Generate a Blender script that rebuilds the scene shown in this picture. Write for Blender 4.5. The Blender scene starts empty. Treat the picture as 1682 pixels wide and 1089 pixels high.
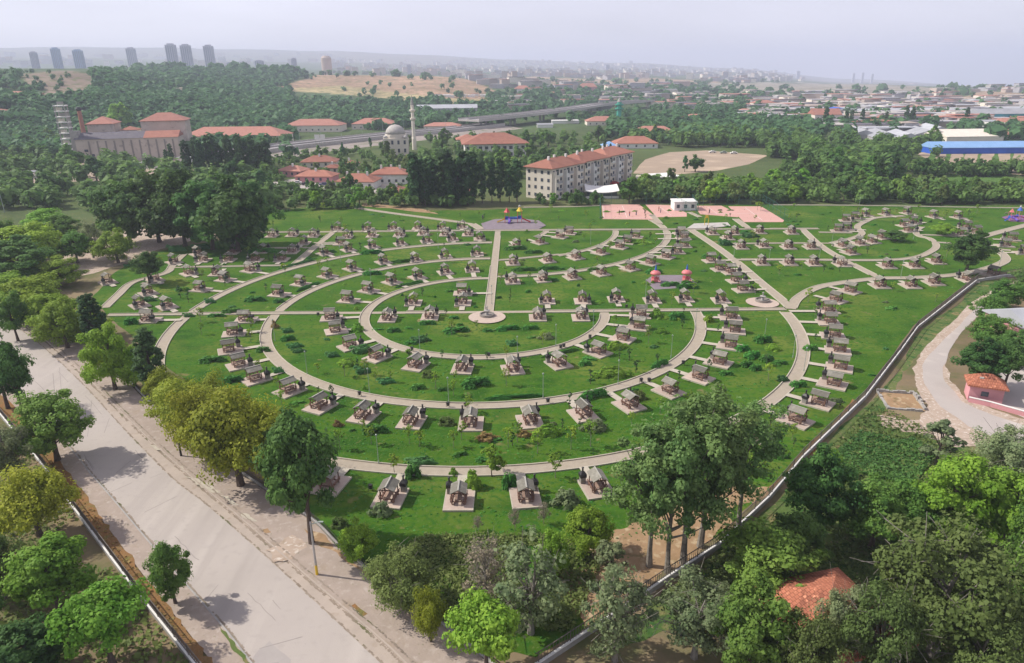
import bpy, math, random
import numpy as np
from mathutils import Vector, Matrix

scene = bpy.context.scene
COL = scene.collection
RAD = math.radians

# ------------------------------------------------------------------ camera
PHOTO_W, PHOTO_H = 1682.0, 1089.0
FOCAL, PITCH, ROLL, CAM_H = 1143.68, RAD(20.642), RAD(-0.575), 50.0
_cp, _sp, _cr, _sr = math.cos(PITCH), math.sin(PITCH), math.cos(ROLL), math.sin(ROLL)
_fwd = Vector((0, _cp, -_sp)); _up0 = Vector((0, _sp, _cp)); _r0 = Vector((1, 0, 0))
_right = _r0 * _cr + _up0 * _sr
_up = _up0 * _cr - _r0 * _sr
cam_data = bpy.data.cameras.new('camera')
cam_data.sensor_width = 36.0
cam_data.lens = 36.0 * FOCAL / PHOTO_W
cam_data.clip_start = 0.5
cam_data.clip_end = 60000
cam = bpy.data.objects.new('camera', cam_data)
COL.objects.link(cam)
m = Matrix((_right, _up, -_fwd)).transposed().to_4x4()
m.translation = Vector((0, 0, CAM_H))
cam.matrix_world = m
scene.camera = cam

# ------------------------------------------------------------------ light
SUN_DIR = Vector((-0.70, 0.14, 0.68)).normalized()      # towards the sun
sun_el = math.asin(SUN_DIR.z)
world = bpy.data.worlds.new('World')
scene.world = world
world.use_nodes = True
nt = world.node_tree
sky = nt.nodes.new('ShaderNodeTexSky')
sky.sky_type = 'NISHITA'
sky.sun_disc = False
sky.sun_elevation = sun_el
sky.sun_rotation = math.atan2(SUN_DIR.x, SUN_DIR.y)
sky.altitude = 900
sky.air_density = 1.0
sky.dust_density = 1.2
sky.ozone_density = 2.0
hs = nt.nodes.new('ShaderNodeHueSaturation')
hs.inputs['Saturation'].default_value = 0.42
bg = nt.nodes['Background']
bg.inputs['Strength'].default_value = 0.15
nt.links.new(sky.outputs[0], hs.inputs['Color'])
tint = nt.nodes.new('ShaderNodeMix'); tint.data_type = 'RGBA'; tint.blend_type = 'MULTIPLY'
tint.inputs[0].default_value = 1.0; tint.inputs[7].default_value = (1.05, 0.98, 1.0, 1)
veil = nt.nodes.new('ShaderNodeMix'); veil.data_type = 'RGBA'; veil.inputs[0].default_value = 0.60; veil.inputs[7].default_value = (2.30, 2.32, 2.80, 1)   # hazy white summer sky
nt.links.new(hs.outputs[0], veil.inputs[6]); nt.links.new(veil.outputs[2], tint.inputs[6]); 
cn = nt.nodes.new('ShaderNodeTexNoise'); cn.inputs['Scale'].default_value = 2.2; cn.inputs['Detail'].default_value = 5      # thin uneven veil of cloud
ctc = nt.nodes.new('ShaderNodeTexCoord'); cmp_ = nt.nodes.new('ShaderNodeMapping'); cmp_.inputs['Scale'].default_value = (1, 1, 5)
nt.links.new(ctc.outputs['Generated'], cmp_.inputs['Vector']); nt.links.new(cmp_.outputs[0], cn.inputs['Vector'])
cr_ = nt.nodes.new('ShaderNodeMapRange'); cr_.inputs['From Min'].default_value = 0.35; cr_.inputs['From Max'].default_value = 0.70; cr_.inputs['To Min'].default_value = 0.90; cr_.inputs['To Max'].default_value = 1.12
nt.links.new(cn.outputs['Fac'], cr_.inputs['Value'])
cv = nt.nodes.new('ShaderNodeVectorMath'); cv.operation = 'SCALE'
nt.links.new(tint.outputs[2], cv.inputs[0]); nt.links.new(cr_.outputs[0], cv.inputs['Scale']); nt.links.new(cv.outputs[0], bg.inputs['Color'])
sun_data = bpy.data.lights.new('sun', 'SUN')
sun_data.energy = 3.3
sun_data.angle = RAD(0.9)
sun_data.color = (1.0, 0.94, 0.86)
sun = bpy.data.objects.new('sun', sun_data)
COL.objects.link(sun)
sun.rotation_euler = SUN_DIR.to_track_quat('Z', 'Y').to_euler()
sun.location = (-200, 50, 250)
scene.view_settings.view_transform = 'Standard'
scene.view_settings.look = 'None'
scene.view_settings.gamma = 1.0
scene.view_settings.exposure = 0.70
scene.cycles.use_denoising = True
scene.cycles.max_bounces = 6
scene.cycles.diffuse_bounces = 2
scene.cycles.glossy_bounces = 1
scene.cycles.transmission_bounces = 2
scene.cycles.volume_bounces = 1
HAZE_DENSITY = 0.00020
HAZE_COLOR = (0.74, 0.80, 0.98)

# ------------------------------------------------------------------ geometry of the picture: pixel -> ground
def ray(px, py):
    x = (px - 841.0) / FOCAL; y = -(py - 544.5) / FOCAL
    return (_right * x + _up * y + _fwd)

def ground(px, py):
    d = ray(px, py)
    t = -CAM_H / d.z
    return Vector((d.x * t, d.y * t, 0))

def project(p):
    v = Vector(p) - Vector((0, 0, CAM_H))
    z = v.dot(_fwd)
    return 841 + FOCAL * v.dot(_right) / z, 544.5 - FOCAL * v.dot(_up) / z, z

# terrain table: picture row at which the land at a distance D shows, by column
TU = np.array([-400, 0, 130, 280, 440, 540, 700, 850, 1000, 1200, 1400, 1682, 2080.])
TAB = [
 (640,  None),
 (800,  [165,160,163,172,186,190,193,None,None,None,None,None,None]),
 (1080, [124,121,117,140,155,158,158,166,None,None,None,None,None]),
 (1300, [118,117,118,124,134,140,141,148,158,None,None,None,None]),
 (1600, [112,113,113,112.5,112,124,125,137,146,None,None,None,None]),
 (2000, [118,118,118,117,117,126,128,134,137,142,None,None,None]),
 (2600, [121,120,120,120,120,122,127,130,130,134,140,147,150]),
 (3800, [116,114,113,113,114,115,117,120,122,128,139,150,155]),
 (6000, [100,97,97,98,100,102,106,110,113,119,136,150,158]),
 (9000, [79,78,78,79,83,86,92,100,105,112,131,147,158]),
 (14000,[98,98,98,98,98,100,104,108,111,117,133,149,159]),
]
TD = np.array([math.log(r[0]) for r in TAB])
def _znode(D, u, py):
    if py is None: return 0.0
    d = ray(u, py); h = math.hypot(d.x, d.y)
    return CAM_H + D * d.z / h
TZ = np.zeros((len(TAB), len(TU)))
for i, (D, row) in enumerate(TAB):
    for j, u in enumerate(TU):
        TZ[i, j] = _znode(D, u, row[j]) if row else 0.0

def _rough(X, Y, s, seed):
    a = np.zeros_like(X)
    rs = np.random.RandomState(seed)
    for k in range(5):
        f = s * (1.9 ** k); th = rs.uniform(0, 6.28, 3); ph = rs.uniform(0, 6.28, 3)
        for t, p in zip(th, ph):
            a += np.sin((X * math.cos(t) + Y * math.sin(t)) * f + p) / (1.7 ** k)
    return a / 4.0

def height(X, Y):
    X = np.asarray(X, float); Y = np.asarray(Y, float)
    D = np.maximum(np.hypot(X, Y), 1.0)
    Yc = np.maximum(Y, 0.25 * D)
    u = np.clip(841 + FOCAL * X / (Yc * _cp), TU[0], TU[-1])
    ju = np.clip(np.searchsorted(TU, u) - 1, 0, len(TU) - 2)
    fu = (u - TU[ju]) / (TU[ju + 1] - TU[ju]); fu = fu * fu * (3 - 2 * fu)
    L = np.clip(np.log(D), TD[0], TD[-1])
    ji = np.clip(np.searchsorted(TD, L) - 1, 0, len(TD) - 2)
    fd = (L - TD[ji]) / (TD[ji + 1] - TD[ji]); fd = fd * fd * (3 - 2 * fd)
    z = (TZ[ji, ju] * (1 - fu) + TZ[ji, ju + 1] * fu) * (1 - fd) + (TZ[ji + 1, ju] * (1 - fu) + TZ[ji + 1, ju + 1] * fu) * fd
    w = np.clip((D - 1000) / 1500, 0, 1)
    z = z + w * (_rough(X, Y, 0.004, 1) * 3.0 + np.clip((D - 4000) / 3000, 0, 1) * _rough(X, Y, 0.0012, 5) * 26)
    return z

def on_land(px, py):
    """where the sight line through a pixel meets the land"""
    d = ray(px, py); h = math.hypot(d.x, d.y)
    D = np.exp(np.linspace(math.log(20), math.log(13000), 2600))
    t = D / h
    X, Y, Z = d.x * t, d.y * t, CAM_H + d.z * t
    H = height(X, Y)
    below = np.nonzero(Z < H)[0]
    k = int(below[0]) if len(below) else len(D) - 1
    return Vector((X[k], Y[k], float(H[k])))

def land_at(px, D):
    d = ray(px, 112)
    az = math.atan2(d.x, d.y)
    X, Y = D * math.sin(az), D * math.cos(az)
    return Vector((X, Y, float(height(X, Y))))

def metres_per_pixel(p):
    return project(p)[2] / FOCAL

# ------------------------------------------------------------------ objects
def link(o):
    COL.objects.link(o); return o

class MB:
    """collects shapes and links them as one mesh object"""
    def __init__(s): s.v, s.f, s.m = [], [], []
    def add(s, vs, fs, mi=0):
        b = len(s.v); s.v.extend(vs)
        for f in fs: s.f.append(tuple(b + i for i in f)); s.m.append(mi)
        return s
    def box(s, c, d, rz=0.0, mi=0, taper=1.0):
        ca, sa = math.cos(rz), math.sin(rz); vs = []
        for z, k in ((-.5, 1.0), (.5, taper)):
            for x, y in ((-.5, -.5), (.5, -.5), (.5, .5), (-.5, .5)):
                X, Y = x * d[0] * k, y * d[1] * k
                vs.append((c[0] + X * ca - Y * sa, c[1] + X * sa + Y * ca, c[2] + z * d[2]))
        return s.add(vs, [(3, 2, 1, 0), (4, 5, 6, 7), (0, 1, 5, 4), (1, 2, 6, 5), (2, 3, 7, 6), (3, 0, 4, 7)], mi)
    def tube(s, p0, p1, r0, r1=None, n=6, mi=0, caps=True):
        r1 = r0 if r1 is None else r1
        p0, p1 = Vector(p0), Vector(p1); a = (p1 - p0)
        if a.length < 1e-6: return s
        a.normalize(); t = a.orthogonal().normalized(); b = a.cross(t)
        vs = [tuple(p + (t * math.cos(6.2832 * i / n) + b * math.sin(6.2832 * i / n)) * r) for p, r in ((p0, r0), (p1, r1)) for i in range(n)]
        fs = [(i, (i + 1) % n, n + (i + 1) % n, n + i) for i in range(n)]
        if caps: fs += [tuple(range(n - 1, -1, -1)), tuple(range(n, 2 * n))]
        return s.add(vs, fs, mi)
    def lathe(s, c, prof, n=12, mi=0):
        vs = []; fs = []
        for r, z in prof:
            for i in range(n): vs.append((c[0] + r * math.cos(6.2832 * i / n), c[1] + r * math.sin(6.2832 * i / n), c[2] + z))
        for k in range(len(prof) - 1):
            for i in range(n): fs.append((k * n + i, k * n + (i + 1) % n, (k + 1) * n + (i + 1) % n, (k + 1) * n + i))
        fs.append(tuple(range(n - 1, -1, -1))); fs.append(tuple((len(prof) - 1) * n + i for i in range(n)))
        return s.add(vs, fs, mi)
    def prism(s, pts, z0, z1, mi=0):
        n = len(pts); vs = [(p[0], p[1], z0) for p in pts] + [(p[0], p[1], z1) for p in pts]
        return s.add(vs, [tuple(range(n - 1, -1, -1)), tuple(range(n, 2 * n))] + [(i, (i + 1) % n, n + (i + 1) % n, n + i) for i in range(n)], mi)
    def strip(s, pts, w, z, mi=0, closed=False, off=0.0):
        """flat band along a polyline"""
        L, R = offset_line(pts, off + w / 2), offset_line(pts, off - w / 2)
        vs = [(p[0], p[1], z) for p in L] + [(p[0], p[1], z) for p in R]; n = len(pts)
        return s.add(vs, [(n + i, n + i + 1, i + 1, i) for i in range(n - 1)], mi)
    def bar(s, pts, w, z0, z1, mi=0, off=0.0):
        """solid band along a polyline"""
        L, R = offset_line(pts, off + w / 2), offset_line(pts, off - w / 2); n = len(pts)
        vs = [(p[0], p[1], z) for z in (z0, z1) for q in (L, R) for p in q]
        fs = []
        for i in range(n - 1):
            fs += [(2 * n + i, 3 * n + i, 3 * n + i + 1, 2 * n + i + 1), (i, 2 * n + i, 2 * n + i + 1, i + 1), (n + i, n + i + 1, 3 * n + i + 1, 3 * n + i)]
        fs += [(0, n, 3 * n, 2 * n), (n - 1, 3 * n - 1, 4 * n - 1, 2 * n - 1)]
        return s.add(vs, fs, mi)
    def mesh(s, name, mats, smooth=False):
        me = bpy.data.meshes.new(name); me.from_pydata(s.v, [], s.f)
        mats = mats if isinstance(mats, (list, tuple)) else [mats]
        for k in mats: me.materials.append(k)
        if len(mats) > 1: me.polygons.foreach_set('material_index', s.m)
        if smooth: me.polygons.foreach_set('use_smooth', [True] * len(s.f))
        me.update(); return me
    def build(s, name, mats, parent=None, smooth=False):
        o = bpy.data.objects.new(name, s.mesh(name, mats, smooth)); link(o)
        if parent: o.parent = parent
        return o

def offset_line(pts, d):
    out = []; n = len(pts)
    for i in range(n):
        a = Vector(pts[max(i - 1, 0)][:2]); b = Vector(pts[min(i + 1, n - 1)][:2])
        t = (b - a).normalized(); out.append((pts[i][0] - t.y * d, pts[i][1] + t.x * d))
    return out

def smooth_line(pts, n=8):
    """Catmull-Rom through the points"""
    P = [Vector(p[:2]) for p in pts]; P = [P[0] * 2 - P[1]] + P + [P[-1] * 2 - P[-2]]; out = []
    for i in range(1, len(P) - 2):
        for k in range(n):
            t = k / n; a, b, c, d = P[i - 1:i + 3]
            out.append(0.5 * (2 * b + (c - a) * t + (2 * a - 5 * b + 4 * c - d) * t * t + (3 * b - a - 3 * c + d) * t ** 3))
    out.append(P[-2]); return out

def empty(name, loc, rz=0.0, s=1.0):
    o = bpy.data.objects.new(name, None); link(o)
    o.location = loc; o.rotation_euler = (0, 0, rz); o.scale = (s, s, s); o.empty_display_size = 0.3
    return o

def tag(o, label=None, cat=None, group=None, kind=None):
    if label: o['label'] = label
    if cat: o['category'] = cat
    if group: o['group'] = group
    if kind: o['kind'] = kind
    return o

def copy_tree(o, parent=None):
    c = o.copy(); COL.objects.link(c)
    if parent: c.parent = parent
    for ch in list(o.children): copy_tree(ch, c)
    return c

def stamp(proto, loc, rz=0.0, s=1.0):
    """the first use moves the prototype, later ones copy it with its parts"""
    o = proto if not proto.get('_used') else copy_tree(proto)
    proto['_used'] = 1
    o.location = loc; o.rotation_euler = (0, 0, rz)
    o.scale = s if isinstance(s, (tuple, list)) else (s, s, s)
    return o

ORD = 'first second third fourth fifth sixth seventh eighth ninth tenth eleventh twelfth thirteenth fourteenth fifteenth sixteenth seventeenth eighteenth nineteenth twentieth'.split()
TENS = {20: 'twenty', 30: 'thirty', 40: 'forty', 50: 'fifty', 60: 'sixty', 70: 'seventy', 80: 'eighty', 90: 'ninety'}
def ordinal(n):
    if n <= 20: return ORD[n - 1]
    t, u = n // 10 * 10, n % 10
    if t == 100: return 'hundredth'
    return TENS[t] + '-' + ORD[u - 1] if u else TENS[t][:-1] + 'ieth'
ROWS = {}
def ranked(o, what, where, cat, group=None):
    """labelled at the end by its order from the left among its row"""
    o['category'] = cat
    if group: o['group'] = group
    ROWS.setdefault((what, where), []).append(o)
def finish_labels():
    for (what, where), os_ in ROWS.items():
        os_.sort(key=lambda o: project(o.location)[0])
        for i, o in enumerate(os_):
            o['label'] = f'{what} {where}' if len(os_) == 1 else f'{what}, {ordinal(i + 1)} from the left {where}'

# ------------------------------------------------------------------ materials
MATS = {}
def material(name, color, color2=None, scale=1.0, rough=0.85, bump=0.0, bump_scale=None, mix=0.5, detail=6.0, spec=0.2, extra=None, per_object=0.0, metal=0.0):
    if name in MATS: return MATS[name]
    mt = bpy.data.materials.new(name); MATS[name] = mt; mt.use_nodes = True
    t = mt.node_tree; N, L = t.nodes, t.links; b = N['Principled BSDF']
    b.inputs['Roughness'].default_value = rough
    b.inputs['Specular IOR Level'].default_value = spec
    b.inputs['Metallic'].default_value = metal
    geo = N.new('ShaderNodeNewGeometry')
    tc = N.new('ShaderNodeTexCoord')
    color2 = color2 or tuple(c * 0.8 for c in color)
    no = N.new('ShaderNodeTexNoise'); no.inputs['Scale'].default_value = scale; no.inputs['Detail'].default_value = detail
    no.inputs['Roughness'].default_value = 0.62
    L.new(geo.outputs['Position'], no.inputs['Vector'])
    ramp = N.new('ShaderNodeMapRange'); ramp.inputs['From Min'].default_value = mix - 0.17; ramp.inputs['From Max'].default_value = mix + 0.17
    L.new(no.outputs['Fac'], ramp.inputs['Value'])
    mx = N.new('ShaderNodeMix'); mx.data_type = 'RGBA'
    mx.inputs[6].default_value = (*color, 1); mx.inputs[7].default_value = (*color2, 1)
    L.new(ramp.outputs[0], mx.inputs[0])
    out = mx.outputs[2]
    for (c3, sc3, lo, hi, stretch) in (extra or []):
        n3 = N.new('ShaderNodeTexNoise'); n3.inputs['Scale'].default_value = sc3; n3.inputs['Detail'].default_value = 5
        if stretch:
            mp = N.new('ShaderNodeMapping'); mp.inputs['Rotation'].default_value = (0, 0, stretch[0]); mp.inputs['Scale'].default_value = (stretch[1], stretch[2], 1)
            L.new(geo.outputs['Position'], mp.inputs['Vector']); L.new(mp.outputs[0], n3.inputs['Vector'])
        else: L.new(geo.outputs['Position'], n3.inputs['Vector'])
        r3 = N.new('ShaderNodeMapRange'); r3.inputs['From Min'].default_value = lo; r3.inputs['From Max'].default_value = hi
        L.new(n3.outputs['Fac'], r3.inputs['Value'])
        m3 = N.new('ShaderNodeMix'); m3.data_type = 'RGBA'; m3.inputs[7].default_value = (*c3, 1)
        L.new(r3.outputs[0], m3.inputs[0]); L.new(out, m3.inputs[6]); out = m3.outputs[2]
    if per_object:
        oi = N.new('ShaderNodeObjectInfo')
        hv = N.new('ShaderNodeHueSaturation')
        mr = N.new('ShaderNodeMapRange'); mr.inputs['To Min'].default_value = 1 - per_object; mr.inputs['To Max'].default_value = 1 + per_object
        L.new(oi.outputs['Random'], mr.inputs['Value']); L.new(mr.outputs[0], hv.inputs['Value']); L.new(out, hv.inputs['Color']); out = hv.outputs[0]
    L.new(out, b.inputs['Base Color'])
    if bump:
        nb = N.new('ShaderNodeTexNoise'); nb.inputs['Scale'].default_value = bump_scale or scale * 6; nb.inputs['Detail'].default_value = 4
        L.new(geo.outputs['Position'], nb.inputs['Vector'])
        bp = N.new('ShaderNodeBump'); bp.inputs['Strength'].default_value = bump; bp.inputs['Distance'].default_value = 0.1
        L.new(nb.outputs['Fac'], bp.inputs['Height']); L.new(bp.outputs[0], b.inputs['Normal'])
    return mt

def leaf_material(name, a, b_, hue=0.015, val=0.2, k=2.25):
    a, b_ = tuple(c * k for c in a), tuple(c * k for c in b_)
    return _leaf_material(name, a, b_, hue, val)
def _leaf_material(name, a, b_, hue, val):
    """leaves: each leaf and each tree a little different"""
    if name in MATS: return MATS[name]
    mt = bpy.data.materials.new(name); MATS[name] = mt; mt.use_nodes = True
    t = mt.node_tree; N, L = t.nodes, t.links; p = N['Principled BSDF']
    p.inputs['Roughness'].default_value = 0.6; p.inputs['Specular IOR Level'].default_value = 0.15
    geo = N.new('ShaderNodeNewGeometry'); oi = N.new('ShaderNodeObjectInfo')
    no = N.new('ShaderNodeTexNoise'); no.inputs['Scale'].default_value = 0.55; no.inputs['Detail'].default_value = 2
    L.new(geo.outputs['Position'], no.inputs['Vector'])
    big = N.new('ShaderNodeTexNoise'); big.inputs['Scale'].default_value = 0.06; big.inputs['Detail'].default_value = 3
    L.new(geo.outputs['Position'], big.inputs['Vector'])
    ad = N.new('ShaderNodeMath'); ad.operation = 'MULTIPLY_ADD'; ad.inputs[1].default_value = 0.55
    sb = N.new('ShaderNodeMath'); sb.operation = 'MULTIPLY_ADD'; sb.inputs[1].default_value = 1.3
    bs = N.new('ShaderNodeMath'); bs.operation = 'MULTIPLY_ADD'; bs.inputs[1].default_value = 1.6; bs.inputs[2].default_value = -1.2
    L.new(big.outputs['Fac'], bs.inputs[0]); L.new(bs.outputs[0], sb.inputs[2])
    L.new(no.outputs['Fac'], sb.inputs[0]); L.new(geo.outputs['Random Per Island'], ad.inputs[0]); L.new(sb.outputs[0], ad.inputs[2])
    mx = N.new('ShaderNodeMix'); mx.data_type = 'RGBA'; mx.inputs[6].default_value = (*a, 1); mx.inputs[7].default_value = (*b_, 1)
    L.new(ad.outputs[0], mx.inputs[0])
    hv = N.new('ShaderNodeHueSaturation')
    h = N.new('ShaderNodeMapRange'); h.inputs['To Min'].default_value = 0.5 - hue; h.inputs['To Max'].default_value = 0.5 + hue
    v = N.new('ShaderNodeMapRange'); v.inputs['To Min'].default_value = 1 - val; v.inputs['To Max'].default_value = 1 + val
    wn = N.new('ShaderNodeTexWhiteNoise'); wn.noise_dimensions = '1D'
    L.new(oi.outputs['Random'], h.inputs['Value']); L.new(oi.outputs['Random'], wn.inputs['W']); L.new(wn.outputs['Value'], v.inputs['Value'])
    L.new(h.outputs[0], hv.inputs['Hue']); L.new(v.outputs[0], hv.inputs['Value']); L.new(mx.outputs[2], hv.inputs['Color'])
    L.new(hv.outputs[0], p.inputs['Base Color'])
    tr = N.new('ShaderNodeBsdfTranslucent'); L.new(hv.outputs[0], tr.inputs['Color'])
    ms = N.new('ShaderNodeMixShader'); ms.inputs[0].default_value = 0.42
    L.new(p.outputs[0], ms.inputs[1]); L.new(tr.outputs[0], ms.inputs[2]); L.new(ms.outputs[0], N['Material Output'].inputs['Surface'])
    return mt

PAVER = material('pink_paver', (0.375, 0.325, 0.25), (0.32, 0.275, 0.21), 1.2, bump=0.2, extra=[((0.34, 0.29, 0.24), 0.25, 0.55, 0.75, None)])
PAVER_PAD = material('pad_paver', (0.47, 0.38, 0.31), (0.40, 0.32, 0.265), 1.5, bump=0.2, per_object=0.12)
KERB = material('kerb_concrete', (0.48, 0.44, 0.35), (0.40, 0.36, 0.29), 2.0)
CONCRETE = material('concrete', (0.50, 0.47, 0.43), (0.38, 0.36, 0.33), 0.8, bump=0.2)
CONCRETE_OLD = material('old_concrete', (0.40, 0.38, 0.35), (0.28, 0.27, 0.25), 0.7, bump=0.3)
WHITE = material('white_paint', (0.78, 0.77, 0.73), (0.66, 0.65, 0.61), 0.5)
CREAM = material('cream_render', (0.72, 0.66, 0.56), (0.64, 0.58, 0.49), 0.3, per_object=0.1)
GREY_WALL = material('grey_render', (0.42, 0.41, 0.42), (0.34, 0.33, 0.34), 0.3)
SILO_WALL = material('silo_render', (0.56, 0.49, 0.42), (0.46, 0.40, 0.34), 0.12, extra=[((0.30, 0.26, 0.23), 0.5, 0.58, 0.75, (0, 1, 0.15))])
PINK_WALL = material('pink_render', (0.62, 0.30, 0.32), (0.54, 0.26, 0.27), 0.4)
TILE = material('terracotta_tile', (0.37, 0.165, 0.115), (0.30, 0.135, 0.095), 0.5, bump=0.4, bump_scale=3, per_object=0.15, extra=[((0.27, 0.11, 0.08), 0.12, 0.55, 0.7, None)])
def tiled(name, a, b_):
    """rows of roof tiles: courses and single tiles of slightly different colour"""
    mt = material(name, a, b_, 0.9, bump=0.2, per_object=0.1, extra=[((a[0] * .55, a[1] * .55, a[2] * .6), 0.5, 0.54, 0.68, None), ((a[0] * 1.3, a[1] * 1.45, a[2] * 1.5), 2.5, 0.56, 0.66, None)])
    t = mt.node_tree; N, L = t.nodes, t.links; b = N['Principled BSDF']
    br = N.new('ShaderNodeTexBrick'); br.inputs['Scale'].default_value = 1.0; br.inputs['Brick Width'].default_value = 0.34; br.inputs['Row Height'].default_value = 0.40
    br.inputs['Mortar Size'].default_value = 0.03; br.inputs['Color1'].default_value = (1, 1, 1, 1); br.inputs['Color2'].default_value = (.72, .72, .72, 1); br.inputs['Mortar'].default_value = (.35, .33, .33, 1)
    tc = N.new('ShaderNodeTexCoord'); L.new(tc.outputs['Object'], br.inputs['Vector'])
    src = b.inputs['Base Color'].links[0].from_socket; mx = N.new('ShaderNodeMix'); mx.data_type = 'RGBA'; mx.blend_type = 'MULTIPLY'; mx.inputs[0].default_value = 0.8
    L.new(src, mx.inputs[6]); L.new(br.outputs['Color'], mx.inputs[7]); L.new(mx.outputs[2], b.inputs['Base Color']); return mt
TILE_NEAR = tiled('weathered_roof_tile', (0.50, 0.19, 0.11), (0.42, 0.15, 0.09))
TILE_PALE = material('pale_terracotta', (0.42, 0.20, 0.15), (0.35, 0.165, 0.125), 0.5, per_object=0.12)
ROOF_DARK = material('dark_sheet_roof', (0.11, 0.10, 0.12), (0.16, 0.15, 0.16), 0.3)
ROOF_GREY = material('grey_sheet_roof', (0.42, 0.43, 0.45), (0.33, 0.34, 0.36), 0.15, per_object=0.25)
ROOF_BLUE = material('blue_sheet', (0.03, 0.12, 0.55), (0.025, 0.09, 0.42), 0.2, rough=0.5)
ROOF_PALEBLUE = material('pale_blue_sheet', (0.25, 0.42, 0.68), (0.2, 0.36, 0.6), 0.2, rough=0.5)
TEAL = material('teal_sheet', (0.03, 0.30, 0.34), (0.03, 0.24, 0.28), 0.2, rough=0.5)
GLASS_DARK = material('dark_window', (0.05, 0.06, 0.08), (0.08, 0.09, 0.11), 0.4, rough=0.15, spec=0.5)
WOOD = material('brown_timber', (0.26, 0.15, 0.11), (0.17, 0.10, 0.08), 3.0, per_object=0.2, bump=0.2)
WOOD_PALE = material('weathered_timber', (0.36, 0.25, 0.19), (0.27, 0.18, 0.14), 3.0, per_object=0.2)
SHINGLE = material('grey_green_shingle', (0.20, 0.19, 0.155), (0.15, 0.142, 0.118), 2.2, bump=0.4, per_object=0.32, extra=[((0.27, 0.26, 0.22), 0.9, 0.55, 0.7, None)])
RIDGE = material('ridge_board', (0.40, 0.39, 0.34), (0.32, 0.31, 0.27), 2.0)
IRON = material('black_iron', (0.02, 0.02, 0.022), (0.035, 0.032, 0.03), 3.0, rough=0.5, spec=0.4)
STONE = material('stone_base', (0.30, 0.27, 0.24), (0.22, 0.20, 0.18), 3.0, bump=0.4)
GALV = material('pale_metal', (0.32, 0.38, 0.33), (0.27, 0.32, 0.28), 1.0, rough=0.4, spec=0.5)
BARK = material('bark', (0.13, 0.10, 0.08), (0.08, 0.06, 0.05), 2.5, bump=0.5)
BARK_PALE = material('pale_bark', (0.28, 0.26, 0.22), (0.16, 0.14, 0.12), 2.5, bump=0.5)
PINK_COURT = material('pink_court', (0.58, 0.34, 0.29), (0.53, 0.31, 0.265), 0.15)
RUBBER = material('grey_purple_rubber', (0.24, 0.20, 0.22), (0.19, 0.16, 0.18), 0.6)
def plain(name, c, rough=0.5): return material(name, c, tuple(x * 0.85 for x in c), 1.5, rough=rough, spec=0.4)
RED, YELLOW, BLUE, PURPLE, CORAL = plain('red_plastic', (0.55, 0.05, 0.06)), plain('yellow_plastic', (0.75, 0.50, 0.03)), plain('blue_plastic', (0.05, 0.14, 0.50)), plain('purple_plastic', (0.16, 0.08, 0.45)), plain('coral_plastic', (0.68, 0.20, 0.20))
# ================================================================== THE GROUND
def in_poly(x, y, poly):
    inside = np.zeros(x.shape, bool); n = len(poly)
    for i in range(n):
        x0, y0 = poly[i]; x1, y1 = poly[(i + 1) % n]
        c = ((y0 > y) != (y1 > y))
        with np.errstate(divide='ignore', invalid='ignore'):
            inside ^= c & (x < (x1 - x0) * (y - y0) / (y1 - y0 + 1e-12) + x0)
    return inside

# land cover far out: (colour, nearest distance, farthest distance, outline seen from the drone)
SCRUB, TAN, PALE, ORANGE, ROCKY, TRACK, DUST = (0.050, 0.095, 0.040), (0.38, 0.25, 0.17), (0.40, 0.33, 0.18), (0.36, 0.25, 0.18), (0.21, 0.165, 0.13), (0.36, 0.26, 0.22), (0.30, 0.27, 0.23)
COVER = [
 (TAN, 900, 2400, [(452,147),(500,131),(520,124),(620,122),(745,124),(790,138),(815,150),(790,168),(720,166),(640,155),(540,150)]),
 (PALE, 900, 1500, [(450,148),(560,141),(640,150),(720,160),(800,164),(805,174),(700,168),(620,160),(560,154),(452,150)]),
 (ROCKY, 700, 1400, [(30,122),(112,115),(160,122),(190,150),(90,154),(45,138)]),
 (TRACK, 560, 1100, [(-60,158),(60,152),(250,148),(270,152),(60,160),(-60,168)]),
 (DUST, 700, 1500, [(200,142),(270,137),(328,150),(300,160),(262,156),(285,150),(250,143)]),
 (ORANGE, 1500, 4200, [(860,126),(1000,131),(1080,128),(1210,136),(1300,146),(1290,154),(1190,150),(1100,142),(1000,140),(870,136)]),
 (DUST, 1500, 4200, [(1150,136),(1300,136),(1500,140),(1560,150),(1500,158),(1190,154)]),
 (ORANGE, 1300, 4200, [(1560,160),(1620,150),(1700,156),(1700,172),(1640,172)]),
 (DUST, 900, 2600, [(1230,166),(1400,158),(1720,166),(1720,215),(1540,225),(1380,205),(1240,190)]),
]
az_f = np.radians(np.arange(-52, 52.01, 0.26)); az_c = np.radians(np.arange(55, 305.1, 4.0))
az = np.concatenate([az_f, az_c])
rad = np.exp(np.arange(math.log(8), math.log(14000), 0.0185))
A_, R_ = np.meshgrid(az, rad)
X = R_ * np.sin(A_); Y = R_ * np.cos(A_); Z = height(X, Y)
nA, nR = len(az), len(rad)
verts = np.stack([X, Y, Z], -1).reshape(-1, 3)
verts = np.vstack([verts, [[0, 0, 0]]])
i0 = (np.arange(nR - 1)[:, None] * nA + np.arange(nA)[None, :]); j = (np.arange(nA) + 1) % nA
i1 = (np.arange(nR - 1)[:, None] * nA + j[None, :])
quads = np.stack([i0, i0 + nA, i1 + nA, i1], -1).reshape(-1, 4)
tri = np.stack([np.full(nA, len(verts) - 1), np.arange(nA), j], -1)

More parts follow.
